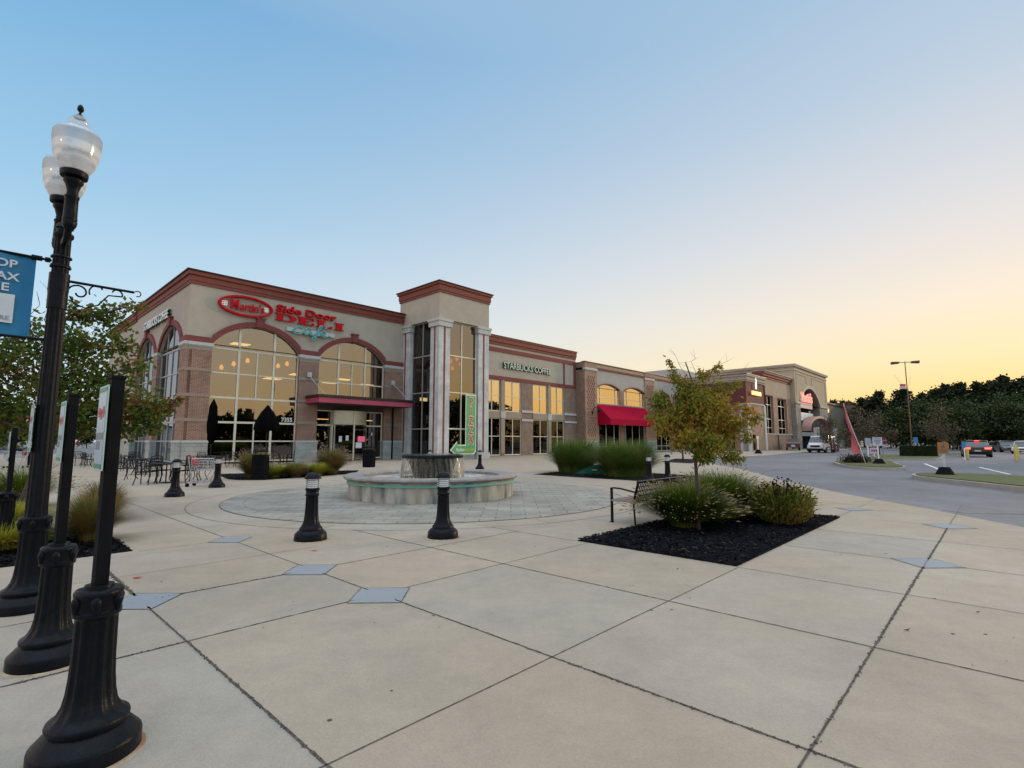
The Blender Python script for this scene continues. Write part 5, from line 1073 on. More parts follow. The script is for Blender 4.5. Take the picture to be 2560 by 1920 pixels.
BARK = mat('tree bark', (.09, .07, .055), (.05, .04, .032), 12, .9, bump=.8, bscale=30)
def limb(p0, p1, r, n=5, wob=.08, sag=0):
    L_ = (p1 - p0).length; pts = [p0]
    for i in range(1, n + 1):
        t = i / n; p = p0.lerp(p1, t); p = p + Vector((r.gauss(0, 1), r.gauss(0, 1), r.gauss(0, .6))) * (L_ * wob * (1 if i < n else .2)) * .5; p.z += sag * sin(pi * t); pts.append(p)
    return pts
def tree(name, label, x, y, trunk, trunk_r, clumps, lm, seed, leaves, lsize, lw=.3, droop=0.5, spread=.16, group=None, bare=(), cat='tree', tiptwigs=3, bark=None):
    """trunk: path; clumps: (x,y,z,radius,share) foliage masses"""
    r = random.Random(seed); t = thing(name, label, cat, (x, y, 0), 0, group); b = MB(); lf = MB()
    tp = [Vector(p) for p in trunk]; b.tube(tp, trunk_r, 10, trunk_r * .28)
    tot = sum(c[4] for c in clumps)
    for c in clumps:
        cc = Vector(c[:3]); best = min(range(1, len(tp)), key=lambda i: (tp[i] - cc).length + (0 if tp[i].z < cc.z else 1.0)); p0 = tp[best]
        lp = limb(p0, cc, r, 5, .10); b.tube(lp, trunk_r * .32, 6, trunk_r * .12); k = int(leaves * c[4] / tot); nt_ = max(3, k // 26)
        for j in range(nt_):
            v = Vector((r.gauss(0, 1), r.gauss(0, 1), r.gauss(0, .8))).normalized() * (c[3] * (.35 + .75 * r.random())); e = cc + v; s = lp[r.randrange(2, len(lp))]
            tw = limb(s, e, r, 3, .12); b.tube(tw, trunk_r * .07, 4, trunk_r * .03)
            for q in range(k // nt_):
                u = r.random() ** .6; p = s.lerp(e, .35 + .7 * u) + Vector((r.gauss(0, 1), r.gauss(0, 1), r.gauss(0, 1))) * spread * c[3]
                d = Vector((r.gauss(0, 1), r.gauss(0, 1), r.gauss(0, .7) - droop)); leaf(lf, p, d, lsize * r.uniform(.6, 1.25), lsize * lw * r.uniform(.7, 1.2), r)
    for (p, q) in bare:
        p, q = Vector(p), Vector(q); lp = limb(p, q, r, 6, .1); b.tube(lp, trunk_r * .16, 5, trunk_r * .05)
        for j in range(4): e = lp[2 + j % 4] + Vector((r.gauss(0, .12), r.gauss(0, .12), r.uniform(.02, .22))); b.tube([lp[2 + j % 4], e], trunk_r * .06, 4, trunk_r * .03)
    b.build('trunk', bark or BARK, t, smooth=True); lf.build('crown', lm, t); return t
LF1 = leafmat('locust leaves', [(.07, .11, .012), (.13, .17, .018), (.24, .21, .025), (.36, .23, .03), (.5, .17, .045)], .45)
LF2 = leafmat('maple leaves', [(.018, .042, .010), (.04, .08, .013), (.085, .14, .017), (.13, .15, .02), (.20, .09, .025), (.28, .05, .03)], .45)
C = []
for (x, y, z, rr, w_) in [(0, 0, 2.15, .42, 5), (-.42, .1, 2.0, .32, 3), (.38, .1, 2.1, .36, 3.5), (-.62, -.1, 1.86, .24, 1.6), (-.28, -.25, 1.62, .28, 2), (.15, -.3, 1.55, .30, 2.6), (.45, .2, 1.6, .28, 2.2), (.70, -.1, 1.85, .25, 1.6), (-.55, .2, 2.25, .22, 1.2), (.05, .2, 2.5, .26, 1.6), (.52, .15, 2.45, .24, 1.3), (.98, .05, 2.12, .17, .6), (.02, -.32, 1.33, .2, 1.2), (.62, -.15, 1.33, .17, .8), (-.28, .1, 2.72, .16, .35), (.22, .05, 2.74, .15, .35), (-.42, 0, 2.9, .12, .22), (.40, 0, 2.88, .12, .2), (.85, .1, 2.6, .11, .2), (1.15, .1, 2.0, .12, .3), (.95, .1, 1.62, .13, .35), (-.12, 0, 2.5, .22, 1)]: C.append((x, y, z, rr, w_))
tree('young_tree', 'slender young tree with yellowing drooping leaves in the mulch bed right of the bench', 3.21, 9.1, [(0, 0, 0), (.01, 0, .6), (-.01, 0, 1.2), (.01, 0, 1.5), (.0, .02, 2.0), (.02, 0, 2.5), (-.12, 0, 2.95)], .036, C, LF1, 41, 11000, .078, lw=.22, droop=1.0, spread=.22,
     bare=[((0, 0, 2.4), (-.38, 0, 3.2)), ((0, 0, 2.5), (-.02, .05, 3.15)), ((0, 0, 2.4), (.6, 0, 3.12)), ((0, 0, 1.9), (-.95, .05, 2.25)), ((.1, 0, 1.9), (1.0, 0, 2.95)), ((0, 0, 1.8), (1.25, 0, 2.05)), ((0, 0, 1.02), (.28, -.1, 1.75))])
C = [(.5, 0, 3.0, .8, 5), (-.6, 0, 3.1, .8, 4), (1.4, .1, 2.75, .65, 4), (2.15, 0, 2.35, .5, 2.6), (2.55, .1, 2.2, .35, 1.4), (1.3, -.2, 2.1, .5, 2.6), (.4, .2, 2.15, .7, 4), (-.7, .2, 2.3, .7, 3), (-1.5, 0, 2.6, .8, 3), (1.0, 0, 3.6, .6, 3), (.2, 0, 3.75, .6, 2.6), (1.45, .1, 4.15, .38, 1.2), (.9, 0, 4.3, .32, .8), (1.95, 0, 3.5, .35, .9), (2.0, 0, 4.35, .2, .35), (-.8, 0, 3.7, .5, 1.3), (2.25, 0, 3.05, .28, .6), (2.45, 0, 1.85, .22, .7), (1.9, .1, 1.85, .3, 1), (-2.2, 0, 2.2, .8, 3), (-1.2, .3, 1.9, .6, 2), (3.0, .05, 2.35, .2, .5)]
tree('maple_tree', 'leafy maple tree with reddening tips and leaning trunk behind the street lamp', -10.0, 10.65, [(0, 0, 0), (.22, 0, .7), (.42, 0, 1.3), (.5, 0, 1.8), (.45, 0, 2.6), (.5, 0, 3.4), (.6, 0, 4.1)], .085, C, LF2, 42, 12500, .105, lw=.34, droop=.55, spread=.26,
     bare=[((.4, 0, 3.0), (-.1, 0, 4.7)), ((.3, 0, 3.0), (.15, 0, 5.0)), ((.3, 0, 2.8), (-.3, 0, 4.2))])
C = [(0, 0, 3.0, .8, 3), (.6, 0, 2.5, .6, 2), (-.6, 0, 2.6, .7, 2)]
tree('young_tree', 'small leafy tree beyond the kerb of the drive, behind the slender tree', 13.6, 41.5, [(0, 0, 0), (0, 0, 1.6), (.1, 0, 3.2)], .07, C, LF1, 43, 1800, .16, lw=.3)
# far trees: five builds, then copies
FT1 = leafmat('far conifer foliage', [(.009, .018, .007), (.018, .030, .010), (.034, .044, .016)], .15); FT2 = leafmat('far broadleaf foliage', [(.014, .030, .008), (.030, .052, .011), (.055, .072, .018)], .2); FT3 = leafmat('far brown foliage', [(.06, .05, .028), (.09, .075, .04), (.11, .08, .045)], .2)
def fartree(kind, label, seed, H_, lm, nleaf, sz):
    r = random.Random(seed); C = []
    if kind == 'pine':
        for k in range(15): z = H_ * (.3 + .68 * (k / 14)); rr = (1 - k / 14) ** .7 * H_ * .23 + .7; a = r.uniform(0, 2 * pi); C.append((cos(a) * rr * .75, sin(a) * rr * .75, z + r.gauss(0, .3), rr * .62 + .3, 1))
    else:
        for k in range(13): v = Vector((r.gauss(0, 1), r.gauss(0, 1), r.gauss(0, 1))).normalized(); C.append((v.x * H_ * .27, v.y * H_ * .27, H_ * .58 + v.z * H_ * .30, H_ * .17, 1))
    return tree({'pine': 'pine_tree', 'round': 'broadleaf_tree', 'brown': 'thin_tree'}[kind], label, 0, 0, [(0, 0, 0), (.1, 0, H_ * .35), (0, 0, H_ * .7), (0, 0, H_ * .95)], H_ * .018, C, lm, seed, nleaf, sz, lw=.45, droop=.15, spread=.36, group='trees along the far edge of the car park')
protos = [fartree('pine', None, 51, 13.6, FT1, 6500, .52), fartree('pine', None, 52, 13.2, FT1, 6500, .52), fartree('round', None, 53, 10.5, FT2, 6000, .5), fartree('brown', None, 54, 6.6, FT3, 1500, .26), fartree('round', None, 55, 8.5, FT2, 4200, .45), fartree('pine', None, 56, 11.5, FT2, 5200, .5)]
FTP = [(2075, 150, 0, .95, 'dark pine just right of the supermarket roof'), (2110, 140, 5, 1.05, 'bushy tree behind the annex roof'), (2150, 135, 1, .95, 'pine behind the right part of the annex'), (2190, 130, 0, 1.0, 'tall pine above the end of the annex'), (2228, 132, 5, 1.0, 'rounded dark tree left of the tall parking light'), (2262, 125, 1, 1.05, 'pine directly behind the tall parking light'), (2300, 128, 0, .95, 'pine right of the tall parking light'), (2335, 122, 5, 1.15, 'broad dark tree right of the parking light'), (2370, 120, 0, 1.05, 'wide crowned pine in the middle of the tree line'),
       (2405, 118, 1, 1.1, 'tall pine above the brake lights'), (2440, 118, 0, 1.06, 'pine with gaps of sky near the right edge'), (2475, 116, 1, 1.1, 'dark pine second from the right edge'), (2512, 112, 0, 1.12, 'tallest pine near the right edge'), (2552, 110, 1, 1.1, 'pine cut by the right picture edge'), (2595, 108, 0, 1.1, 'pine beyond the right picture edge'),
       (2245, 95, 2, .72, 'dark broadleaf tree behind the light pole foot'), (2320, 92, 2, .62, 'low dark tree behind the brown tree'), (2420, 98, 2, .85, 'green broadleaf tree behind the dark suv'), (2385, 90, 4, .9, 'light green small tree left of the brake lights'), (2480, 92, 2, .78, 'green broadleaf tree above the parked cars'), (2530, 88, 4, 1.0, 'green rounded tree at the right edge'), (2135, 62, 3, .86, 'thin brown tree in front of the annex behind the feather flag'), (2185, 64, 3, .80, 'thin brown tree right of the feather flag'), (2340, 72, 3, 1.0, 'wide brownish tree behind the hedge'), (2068, 72, 3, .75, 'thin brown tree between supermarket and annex'),
       (2215, 120, 2, .8, 'dark broadleaf tree right of the annex'), (2450, 120, 2, 1.05, 'dense dark tree behind the parked cars'), (2360, 112, 2, 1.0, 'dense dark tree left of the suv'), (2290, 112, 2, .95, 'dense dark tree beside the light pole'), (2515, 104, 2, 1.05, 'dense dark tree near the right edge')]
used = set(); r = random.Random(77)
for (u, dist, k, sc_, lb) in FTP:
    o = protos[k] if k not in used else copy_tree(protos[k]); used.add(k)
    o.location = ((u - 1280) / FPX * dist * 1.006, dist, -.1); o.scale = (sc_,) * 3; o.rotation_euler = (0, 0, r.uniform(0, 6)); o['label'] = lb; o['category'] = 'tree'
for i, (u, dist, sc_, lb) in enumerate([(10, 75, .9, 'distant bushy tree behind the leaning maple at far left'), (70, 90, 1.0, 'distant tree above the pale low building'), (150, 105, .8, 'distant tree seen between lamp and sign post'), (230, 120, .7, 'distant tree left of the side wall')]):
    o = copy_tree(protos[4]); o.location = ((u - 1280) / FPX * dist * 1.006, dist, -.1); o.scale = (sc_,) * 3; o['label'] = lb
# woods round the car park behind the camera, seen in the window reflections
b = MB(); r = random.Random(5)
for i in range(36000):
    ad_ = r.uniform(50, 215); a = radians(ad_); rad = r.uniform(84, 96); hh = (10.8 if ad_ < 92 else 7.6) + 4.5 * noise.noise((a * 6, 1, 0)) + 2.2 * noise.noise((a * 23, 4, 0)) + 1.2 * noise.noise((a * 90, 4, 0)); z = hh * r.random() ** .7
    leaf(b, Vector((sin(a) * rad, cos(a) * rad, z)), Vector((r.gauss(0, 1), r.gauss(0, 1), r.gauss(0, 1))), 1.15, .48, r)
tag(b.build('woods', FT1), 'dark woods round the car park outside the frame, mirrored in the windows', 'woods', kind='stuff')

# ================================================================ FURNITURE ON THE PLAZA
def _thick(f):
    def g(s, pts, r, seg=6, r2=None): return f(s, pts, r * 1.45, seg, r2)
    return g
IRON = mat('dark wrought iron', (.005, .007, .012), (.008, .011, .017), 9, .45, spec=.2)
_tube = MB.tube; MB.tube = _thick(_tube)
def chair(label=None):
    t = thing('iron_chair', label, 'chair', group='wrought iron chairs on the terrace')
    for sx_ in (-1, 1):
        b = MB(); b.tube([(sx_ * .24, -.22, .46), (sx_ * .25, -.23, .3), (sx_ * .235, -.19, .14), (sx_ * .27, -.28, 0)], .012, 6); b.tube([(sx_ * .24, -.22, .46), (sx_ * .26, -.22, .62), (sx_ * .27, -.16, .68), (sx_ * .26, .1, .66), (sx_ * .25, .24, .62)], .011, 6); b.build('leg', IRON, t)
        b = MB(); b.tube([(sx_ * .22, .24, .86), (sx_ * .235, .22, .46), (sx_ * .22, .2, .25), (sx_ * .25, .3, 0)], .012, 6); b.build('leg', IRON, t)
    b = MB()
    for i in range(9): q = -.22 + i * .055; b.tube([(q, -.23, .455), (q, 0, .44), (q, .22, .455)], .005, 4); b.tube([(-.24, q, .45), (0, q, .44), (.24, q, .45)], .005, 4)
    b.tube([(-.24, -.23, .46), (.24, -.23, .46), (.24, .22, .46), (-.24, .22, .46), (-.24, -.23, .46)], .011, 5); b.build('seat', IRON, t)
    b = MB(); arc = [(-.23 * cos(pi * i / 10) * 1.0, .25, .80 + .10 * sin(pi * i / 10)) for i in range(11)]; b.tube(arc, .011, 6)
    for i in range(1, 10): x, y, z = arc[i]; b.tube([(x, .23, .48), (x * .8, .235, .62), (x, .25, z)], .005, 4)
    for z in (.52, .58, .64, .70, .76): b.tube([(-.23, .235, z), (0, .25, z + .02), (.23, .235, z)], .005, 4)
    b.build('backrest', IRON, t); return t
def table(label=None):
    t = thing('iron_table', label, 'table', group='round wrought iron tables on the terrace')
    b = MB(); b.lathe([(.56, .70), (.58, .705), (.58, .73), (.56, .735), (0, .735)], 36); b.build('tabletop', IRON, t)
    for k in range(4):
        a = pi / 4 + k * pi / 2; ca, sa = cos(a), sin(a); b = MB(); b.tube([(ca * .42, sa * .42, .71), (ca * .34, sa * .34, .45), (ca * .3, sa * .3, .25), (ca * .42, sa * .42, 0)], .014, 6); b.build('leg', IRON, t)
    b = MB(); b.lathe([(.02, .02), (.025, .3), (.02, .7)], 10); b.lathe([(.22, .0), (.22, .02), (.05, .04)], 20); b.build('umbrella_base', IRON, t); return t
T = [((414, 1207), 'iron table in front of the corner pier, nearest the bollard'), ((352, 1186), 'iron table left of the one nearest the bollard'), ((310, 1172), 'iron table farther back by the first arched side window'), ((218, 1163), 'iron table seen between the two nearest sign posts'), ((514, 1172), 'iron table under the thin closed umbrella'), ((650, 1163), 'iron table under the drooping black umbrella'), ((708, 1161), 'iron table right of the drooping umbrella by the brick pier')]
tb = table(); ch = chair(); first = [True, True]
def place(proto, i, x, y, rz, lb):
    o = proto if first[i] else copy_tree(proto); first[i] = False; o.location = (x, y, 0); o.rotation_euler = (0, 0, rz); o['label'] = lb
for p, lb in T: x, y = at(*p); place(tb, 0, x, y, .3, lb)
CHS = [((316, 1199), 2.9, 'iron chair at the left end of the group, turned away'), ((362, 1212), 3.3, 'iron chair nearest the camera, seen from behind'), ((398, 1206), 1.2, 'iron chair just left of the bollard, side on'), ((467, 1207), -2.0, 'iron chair right of the bollard facing the table'), ((491, 1200), -1.5, 'iron chair next to the shopping cart'), ((455, 1188), -.6, 'iron chair behind the bollard by the pier'), ((324, 1166), .2, 'iron chair back by the stone base'), ((338, 1168), .6, 'second iron chair back by the stone base'), ((221, 1168), 2.6, 'iron chair between the two nearest sign posts'), ((340, 1180), 1.6, 'iron chair between two tables at left'),
       ((385, 1190), .3, 'iron chair on the far side of the near table'), ((498, 1170), .2, 'iron chair by the first big window'), ((587, 1166), 1.4, 'iron chair left of the plumed grass by the window'), ((548, 1169), -.4, 'iron chair under the first big window'), ((690, 1164), 1.8, 'iron chair left of the brick pier'), ((725, 1160), -1.2, 'iron chair against the brick pier'), ((196, 1163), 1.0, 'iron chair beside the lamp post shaft'), ((290, 1178), 3.6, 'iron chair half hidden behind the nearest sign post')]
for p, rz, lb in CHS: x, y = at(*p); place(ch, 1, x, y, rz, lb)
MB.tube = _tube
def umbrella(label, p, H_, prof):
    x, y = at(*p); t = thing('closed_umbrella', label, 'umbrella', (x, y, 0)); b = MB(); b.tube([(0, 0, .02), (0, 0, H_)], .022, 8); b.build('pole', IRON, t)
    b = MB(); b.lathe(prof, 48, flute=8); b.build('cloth', mat('black umbrella cloth', (.003, .003, .0035), rough=.95, spec=.03), t, smooth=True)
umbrella('thin tightly closed black umbrella at the left edge of the first big window', (524, 1169), 3.9, [(.10, 1.4, .3), (.19, 1.6, .35), (.27, 2.1, .35), (.30, 2.6, .35), (.25, 3.1, .3), (.22, 3.6, .25), (.12, 3.85, .1), (.03, 4.05)])
umbrella('loosely closed wide black umbrella in front of the first big window', (662, 1166), 3.6, [(.72, 2.2, .12), (.76, 2.3, .12), (.72, 2.6, .12), (.58, 2.95, .1), (.38, 3.35, .1), (.25, 3.5, .05), (.16, 3.62), (.03, 3.8)])
def bin_(label, x, y, r_=.26, h=1.0):
    t = thing('litter_bin', label, 'bin', (x, y, 0), group='black litter bins'); b = MB(); b.lathe([(r_ * .92, 0), (r_, .04), (r_, h * .92), (r_ * 1.06, h * .925), (r_ * 1.06, h)], 28)
    for k in range(28): a = 2 * pi * k / 28; b.tube([(r_ * 1.02 * cos(a), r_ * 1.02 * sin(a), .06), (r_ * 1.02 * cos(a), r_ * 1.02 * sin(a), h * .9)], .009, 4)
    b.build('body', BLACK2, t); b = MB()
    for k in range(3): a = 2 * pi * k / 3; b.tube([(r_ * .8 * cos(a), r_ * .8 * sin(a), h), (r_ * .8 * cos(a), r_ * .8 * sin(a), h + .14)], .012, 5)
    b.lathe([(r_ * 1.0, h + .12), (r_ * 1.0, h + .15), (r_ * .5, h + .19), (0, h + .2)], 28); b.build('lid', BLACK2, t); return t
bin_('black litter bin standing in the grasses by the entrance bed', *at(649, 1199), .31, 1.0)
bin_('black litter bin in front of the glass doors', *at(922, 1168), .36, 1.05)
bin_('black litter bin at far left beside the red handled cart', *at(84, 1166), .30, 1.15)
# bench
t = thing('bench', 'dark metal slatted bench facing the fountain beside the plumed grass', 'bench', (1.93, 10.17, 0), ANG)
SLT = mat('dark bench steel', (.018, .013, .012), (.025, .018, .016), 8, .4, metal=.4); LB = 2.3
for k, x in enumerate((0, LB)):
    b = MB(); b.box(x - .02, x + .02, -.02, .02, 0, .66); b.box(x - .02, x + .02, -.03, .05, 0, .012); b.build('leg', SLT, t)
    b = MB(); b.tube([(x, -.50, 0), (x, -.47, .43), (x, -.58, .80)], .02, 6); b.build('leg', SLT, t)
    b = MB(); b.tube([(x, 0, .42), (x, 0, .62), (x, -.03, .655), (x, -.2, .65), (x, -.50, .60)], .017, 8); b.build('armrest', SLT, t)
b = MB(); b.box(-.02, LB + .02, -.02, .02, .40, .44); b.box(-.02, LB + .02, -.49, -.45, .40, .44); b.box(-.02, .02, -.45, -.02, .40, .44); b.box(LB - .02, LB + .02, -.45, -.02, .40, .44)
for i in range(34): x = .05 + i * (LB - .1) / 33; b.box(x - .011, x + .011, -.45, -.02, .425, .437)
b.build('seat', mat('worn bench seat', (.30, .24, .22), (.24, .19, .18), 5, .5), t)
b = MB(); b.m = Matrix.Translation((0, -.47, .44)) @ Matrix.Rotation(radians(17), 4, 'X')
for i in range(34): x = .05 + i * (LB - .1) / 33; b.box(x - .007, x + .007, -.008, .008, 0, .35)
b.box(-.02, LB + .02, -.02, .02, .35, .385)
for z in (.09, .18, .27): b.box(0, LB, -.006, .006, z - .006, z + .006)
b.build('backrest', SLT, t)
# teal utility cover between the tall grasses
t = thing('utility_cover', 'low teal green plastic cover between the two tall green grasses', 'utility cover', (*at(1474, 1184), 0), radians(10))
b = MB(); b.add([(-.75, -.4, 0), (.75, -.4, 0), (.75, .4, 0), (-.75, .4, 0), (-.1, -.25, .34), (.5, -.25, .42), (.5, .25, .42), (-.1, .25, .34)], [(0, 1, 5, 4), (1, 2, 6, 5), (2, 3, 7, 6), (3, 0, 4, 7), (4, 5, 6, 7)]); b.build('lid', mat('teal plastic', (.02, .16, .12), (.016, .13, .10), 3, .45), t, bevel=.03)
b = MB(); b.box(.0, .25, -.345, -.33, .16, .22); b.build('plate', WHITEP, t)
# shopping carts
WIRE = mat('chrome wire', (.40, .40, .42), (.34, .34, .36), 5, .35, metal=.6); REDP = mat('red plastic', (.50, .03, .03), (.42, .02, .02), 3, .4)
def cart(label, x, y, rz):
    t = thing('shopping_cart', label, 'shopping cart', (x, y, 0), rz, 'shopping carts'); b = MB()
    A = lambda u, v, q: (u, v * (.27 - .05 * (u + .1) / .9), q)                       # basket tapers to the front (+x)
    for i in range(11): u = -.1 + .085 * i; zb = .52 + .06 * (u + .1); b.tube([A(u, -1, .95), A(u, -.85, zb), A(u, .85, zb), A(u, 1, .95)], .0075, 4)
    for z in (.6, .69, .78, .87): 
        for s_ in (-1, 1): b.tube([A(-.1, s_ * .95, z), A(.75, s_ * .95, z)], .0075, 4)
    for s_ in range(-3, 4): b.tube([A(.75, s_ / 3.2, .95), A(.75, s_ / 3.6, .58), A(-.1, s_ / 3.6, .52), A(-.1, s_ / 3.2, .95)], .0075, 4)
    b.tube([A(-.1, -1, .95), A(.75, -1, .95), A(.75, 1, .95), A(-.1, 1, .95), A(-.1, -1, .95)], .013, 5); b.build('basket', WIRE, t)
    b = MB()
    for s_ in (-1, 1): b.tube([(-.22, s_ * .26, 1.02), (-.12, s_ * .25, .5), (-.05, s_ * .25, .2), (-.2, s_ * .26, .12)], .017, 6); b.tube([(-.2, s_ * .27, .14), (.72, s_ * .2, .14)], .017, 6); b.tube([(.5, s_ * .2, .56), (.3, s_ * .24, .14)], .015, 6)
    b.tube([(-.2, -.27, .14), (-.2, .27, .14)], .01, 6); b.build('frame', WIRE, t)
    b = MB(); b.tube([(-.23, -.28, 1.02), (-.23, .28, 1.02)], .02, 8); b.box(-.12, -.08, -.2, .2, .72, .92); b.build('handle', REDP, t)
    for u, s_ in ((-.2, -.26), (-.2, .26), (.7, -.2), (.7, .2)):
        b = MB(); b.m = Matrix.Translation((u, s_, .062)) @ Matrix.Rotation(pi / 2, 4, 'X'); b.lathe([(.02, -.015), (.062, -.014), (.062, .014), (.02, .015)], 18); b.m = None; b.box(u - .012, u + .012, s_ - .022, s_ - .017, .05, .15); b.build('wheel', BLACK2, t)
cart('grey wire shopping cart with red seat flap beside the far bollard', *at(492, 1216), radians(8))
cart('shopping cart with red handle at the far left edge', *at(52, 1170), radians(200))
# litter scraps
for u, v, lb, c, w_, h_ in ((343, 1446, 'small red paper scrap left of the fountain foreground', (.60, .03, .03), .06, .032), (786, 1378, 'small red scrap in front of the bollard', (.55, .03, .03), .07, .018), (2268, 1578, 'brown fallen leaf on the right foreground slab', (.03, .016, .01), .035, .01), (404, 1457, 'tiny black pebble near the red scrap', (.02, .02, .02), .012, .012), (2445, 1533, 'small dry leaf near the right edge', (.1, .06, .03), .025, .008), (1694, 1424, 'dark crumb below the mulch bed', (.02, .018, .015), .016, .012)):
    x, y = at(u, v); o = MB(); o.add([(x - w_, y, .012), (x, y - h_, .009), (x + w_, y + .005, .02), (x, y + h_, .012)], [(0, 1, 2, 3)]); tag(o.build('litter' if 'scrap' in lb else 'pebble' if 'pebble' in lb or 'crumb' in lb else 'fallen_leaf', mat('litter %d' % u, c, rough=.8)), lb, 'litter' if 'scrap' in lb else 'debris')
b = MB(); r = random.Random(15)
for i in range(420):
    x, y = r.uniform(-9, 11), r.uniform(3, 22); q = r.uniform(.004, .013); a = r.uniform(0, pi); b.add([(x - q * cos(a), y - q * sin(a), .007), (x + q * .4 * sin(a), y - q * .4 * cos(a), .009), (x + q * cos(a), y + q * sin(a), .012), (x - q * .4 * sin(a), y + q * .4 * cos(a), .008)], [(0, 1, 2, 3)])
for i in range(45):
    x, y = r.uniform(-8, 10), 3 + 14 * r.random() ** 1.5; q = r.uniform(.008, .02); b.add([(x + q * cos(t_ * .785) * r.uniform(.7, 1.1), y + q * sin(t_ * .785) * r.uniform(.7, 1.1), .0045) for t_ in range(8)], [tuple(range(8))])
for (s0, n0, s1, n1, cnt, wd_) in ((-8.42, 37.2, -8.42, 39, 420, .022), (-8.42, 33.95, -8.42, 37.2, 260, .010), (-8.42, 30.3, -8.42, 32.1, 240, .020), (-6.7, 36.3, -6.7, 38.6, 200, .012), (-6.7, 37.84, -3, 37.84, 260, .012), (-6.6, 34.2, -6.5, 34.2, 1, .01), (-8.3, 32.45, -7.0, 32.45, 130, .012), (-9.4, 33.93, -8.42, 33.93, 110, .012), (-3.0, 37.84, 2.4, 37.84, 240, .012)):
    for i in range(cnt):
        q = r.random(); p = W(s0 + (s1 - s0) * q + r.gauss(0, wd_ * .55), n0 + (n1 - n0) * q + r.gauss(0, wd_ * .55)); e = r.uniform(.003, .010); a = r.uniform(0, 6)
        b.add([(p[0] + e * cos(a + k_ * 1.57) * r.uniform(.6, 1.2), p[1] + e * sin(a + k_ * 1.57) * r.uniform(.6, 1.2), .004) for k_ in range(4)] + [(p[0], p[1], .004 + e * .9)], [(0, 1, 4), (1, 2, 4), (2, 3, 4), (3, 0, 4)])
tag(b.build('grit', mat('dark grit', (.05, .04, .03), (.10, .08, .05), 3, .9)), 'tiny dark crumbs and leaf bits scattered over the concrete', 'grit', kind='stuff')

# ================================================================ VEHICLES
TYRE = mat('tyre rubber', (.012, .012, .013), rough=.85); RIMC = mat('wheel rim', (.35, .36, .38), rough=.35, metal=.8); CARGL = mat('dark car glass', (.02, .03, .035), (.02, .028, .032), 2, .06, spec=.9)
CARBLK = mat('black car plastic', (.012, .012, .013), rough=.6); CHROME = mat('bright trim', (.6, .6, .62), rough=.2, metal=.9)
TAILON = emis('lit brake lamp', (1, .03, .02), 9); TAILOFF = mat('red lamp lens', (.35, .02, .02), rough=.2); HEADL = mat('headlamp lens', (.35, .48, .55), (.3, .42, .5), 3, .15, spec=.8)
def paint(n, c): return mat(n, c, tuple(x * .93 for x in c), 1.5, .3, coat=.6, spec=.6)
def loft(b, sec):                                # (x, [(halfwidth, z), ...]) sections, mirrored
    rings = [[(x, -y, z) for y, z in p] + [(x, y, z) for y, z in reversed(p)] for x, p in sec]; n = len(rings[0]); vs = [v for q in rings for v in q]
    fs = [(i * n + j, i * n + (j + 1) % n, (i + 1) * n + (j + 1) % n, (i + 1) * n + j) for i in range(len(rings) - 1) for j in range(n)]
    b.add(vs, fs + [tuple(range(n))[::-1], tuple((len(rings) - 1) * n + j for j in range(n))])
def wheels(t, xs, hw, r_, w_=.24):
    for x in xs:
        for s_ in (-1, 1):
            b = MB(); b.m = Matrix.Translation((x, s_ * (hw - w_ / 2), r_ - .08)) @ Matrix.Rotation(pi / 2, 4, 'X'); b.lathe([(r_ * .6, -w_ / 2), (r_ * .95, -w_ / 2), (r_, -w_ / 4), (r_, w_ / 4), (r_ * .95, w_ / 2), (r_ * .6, w_ / 2)], 24); o = b.build('wheel', TYRE, t, autos=40)
            b.v, b.f = [], []; b.lathe([(0, -w_ / 2 + .04), (r_ * .6, -w_ / 2 + .01), (r_ * .62, -w_ / 2 + .03), (r_ * .62, w_ / 2 - .03), (r_ * .6, w_ / 2 - .01), (0, w_ / 2 - .04)], 20); b.build('rim', RIMC, o)
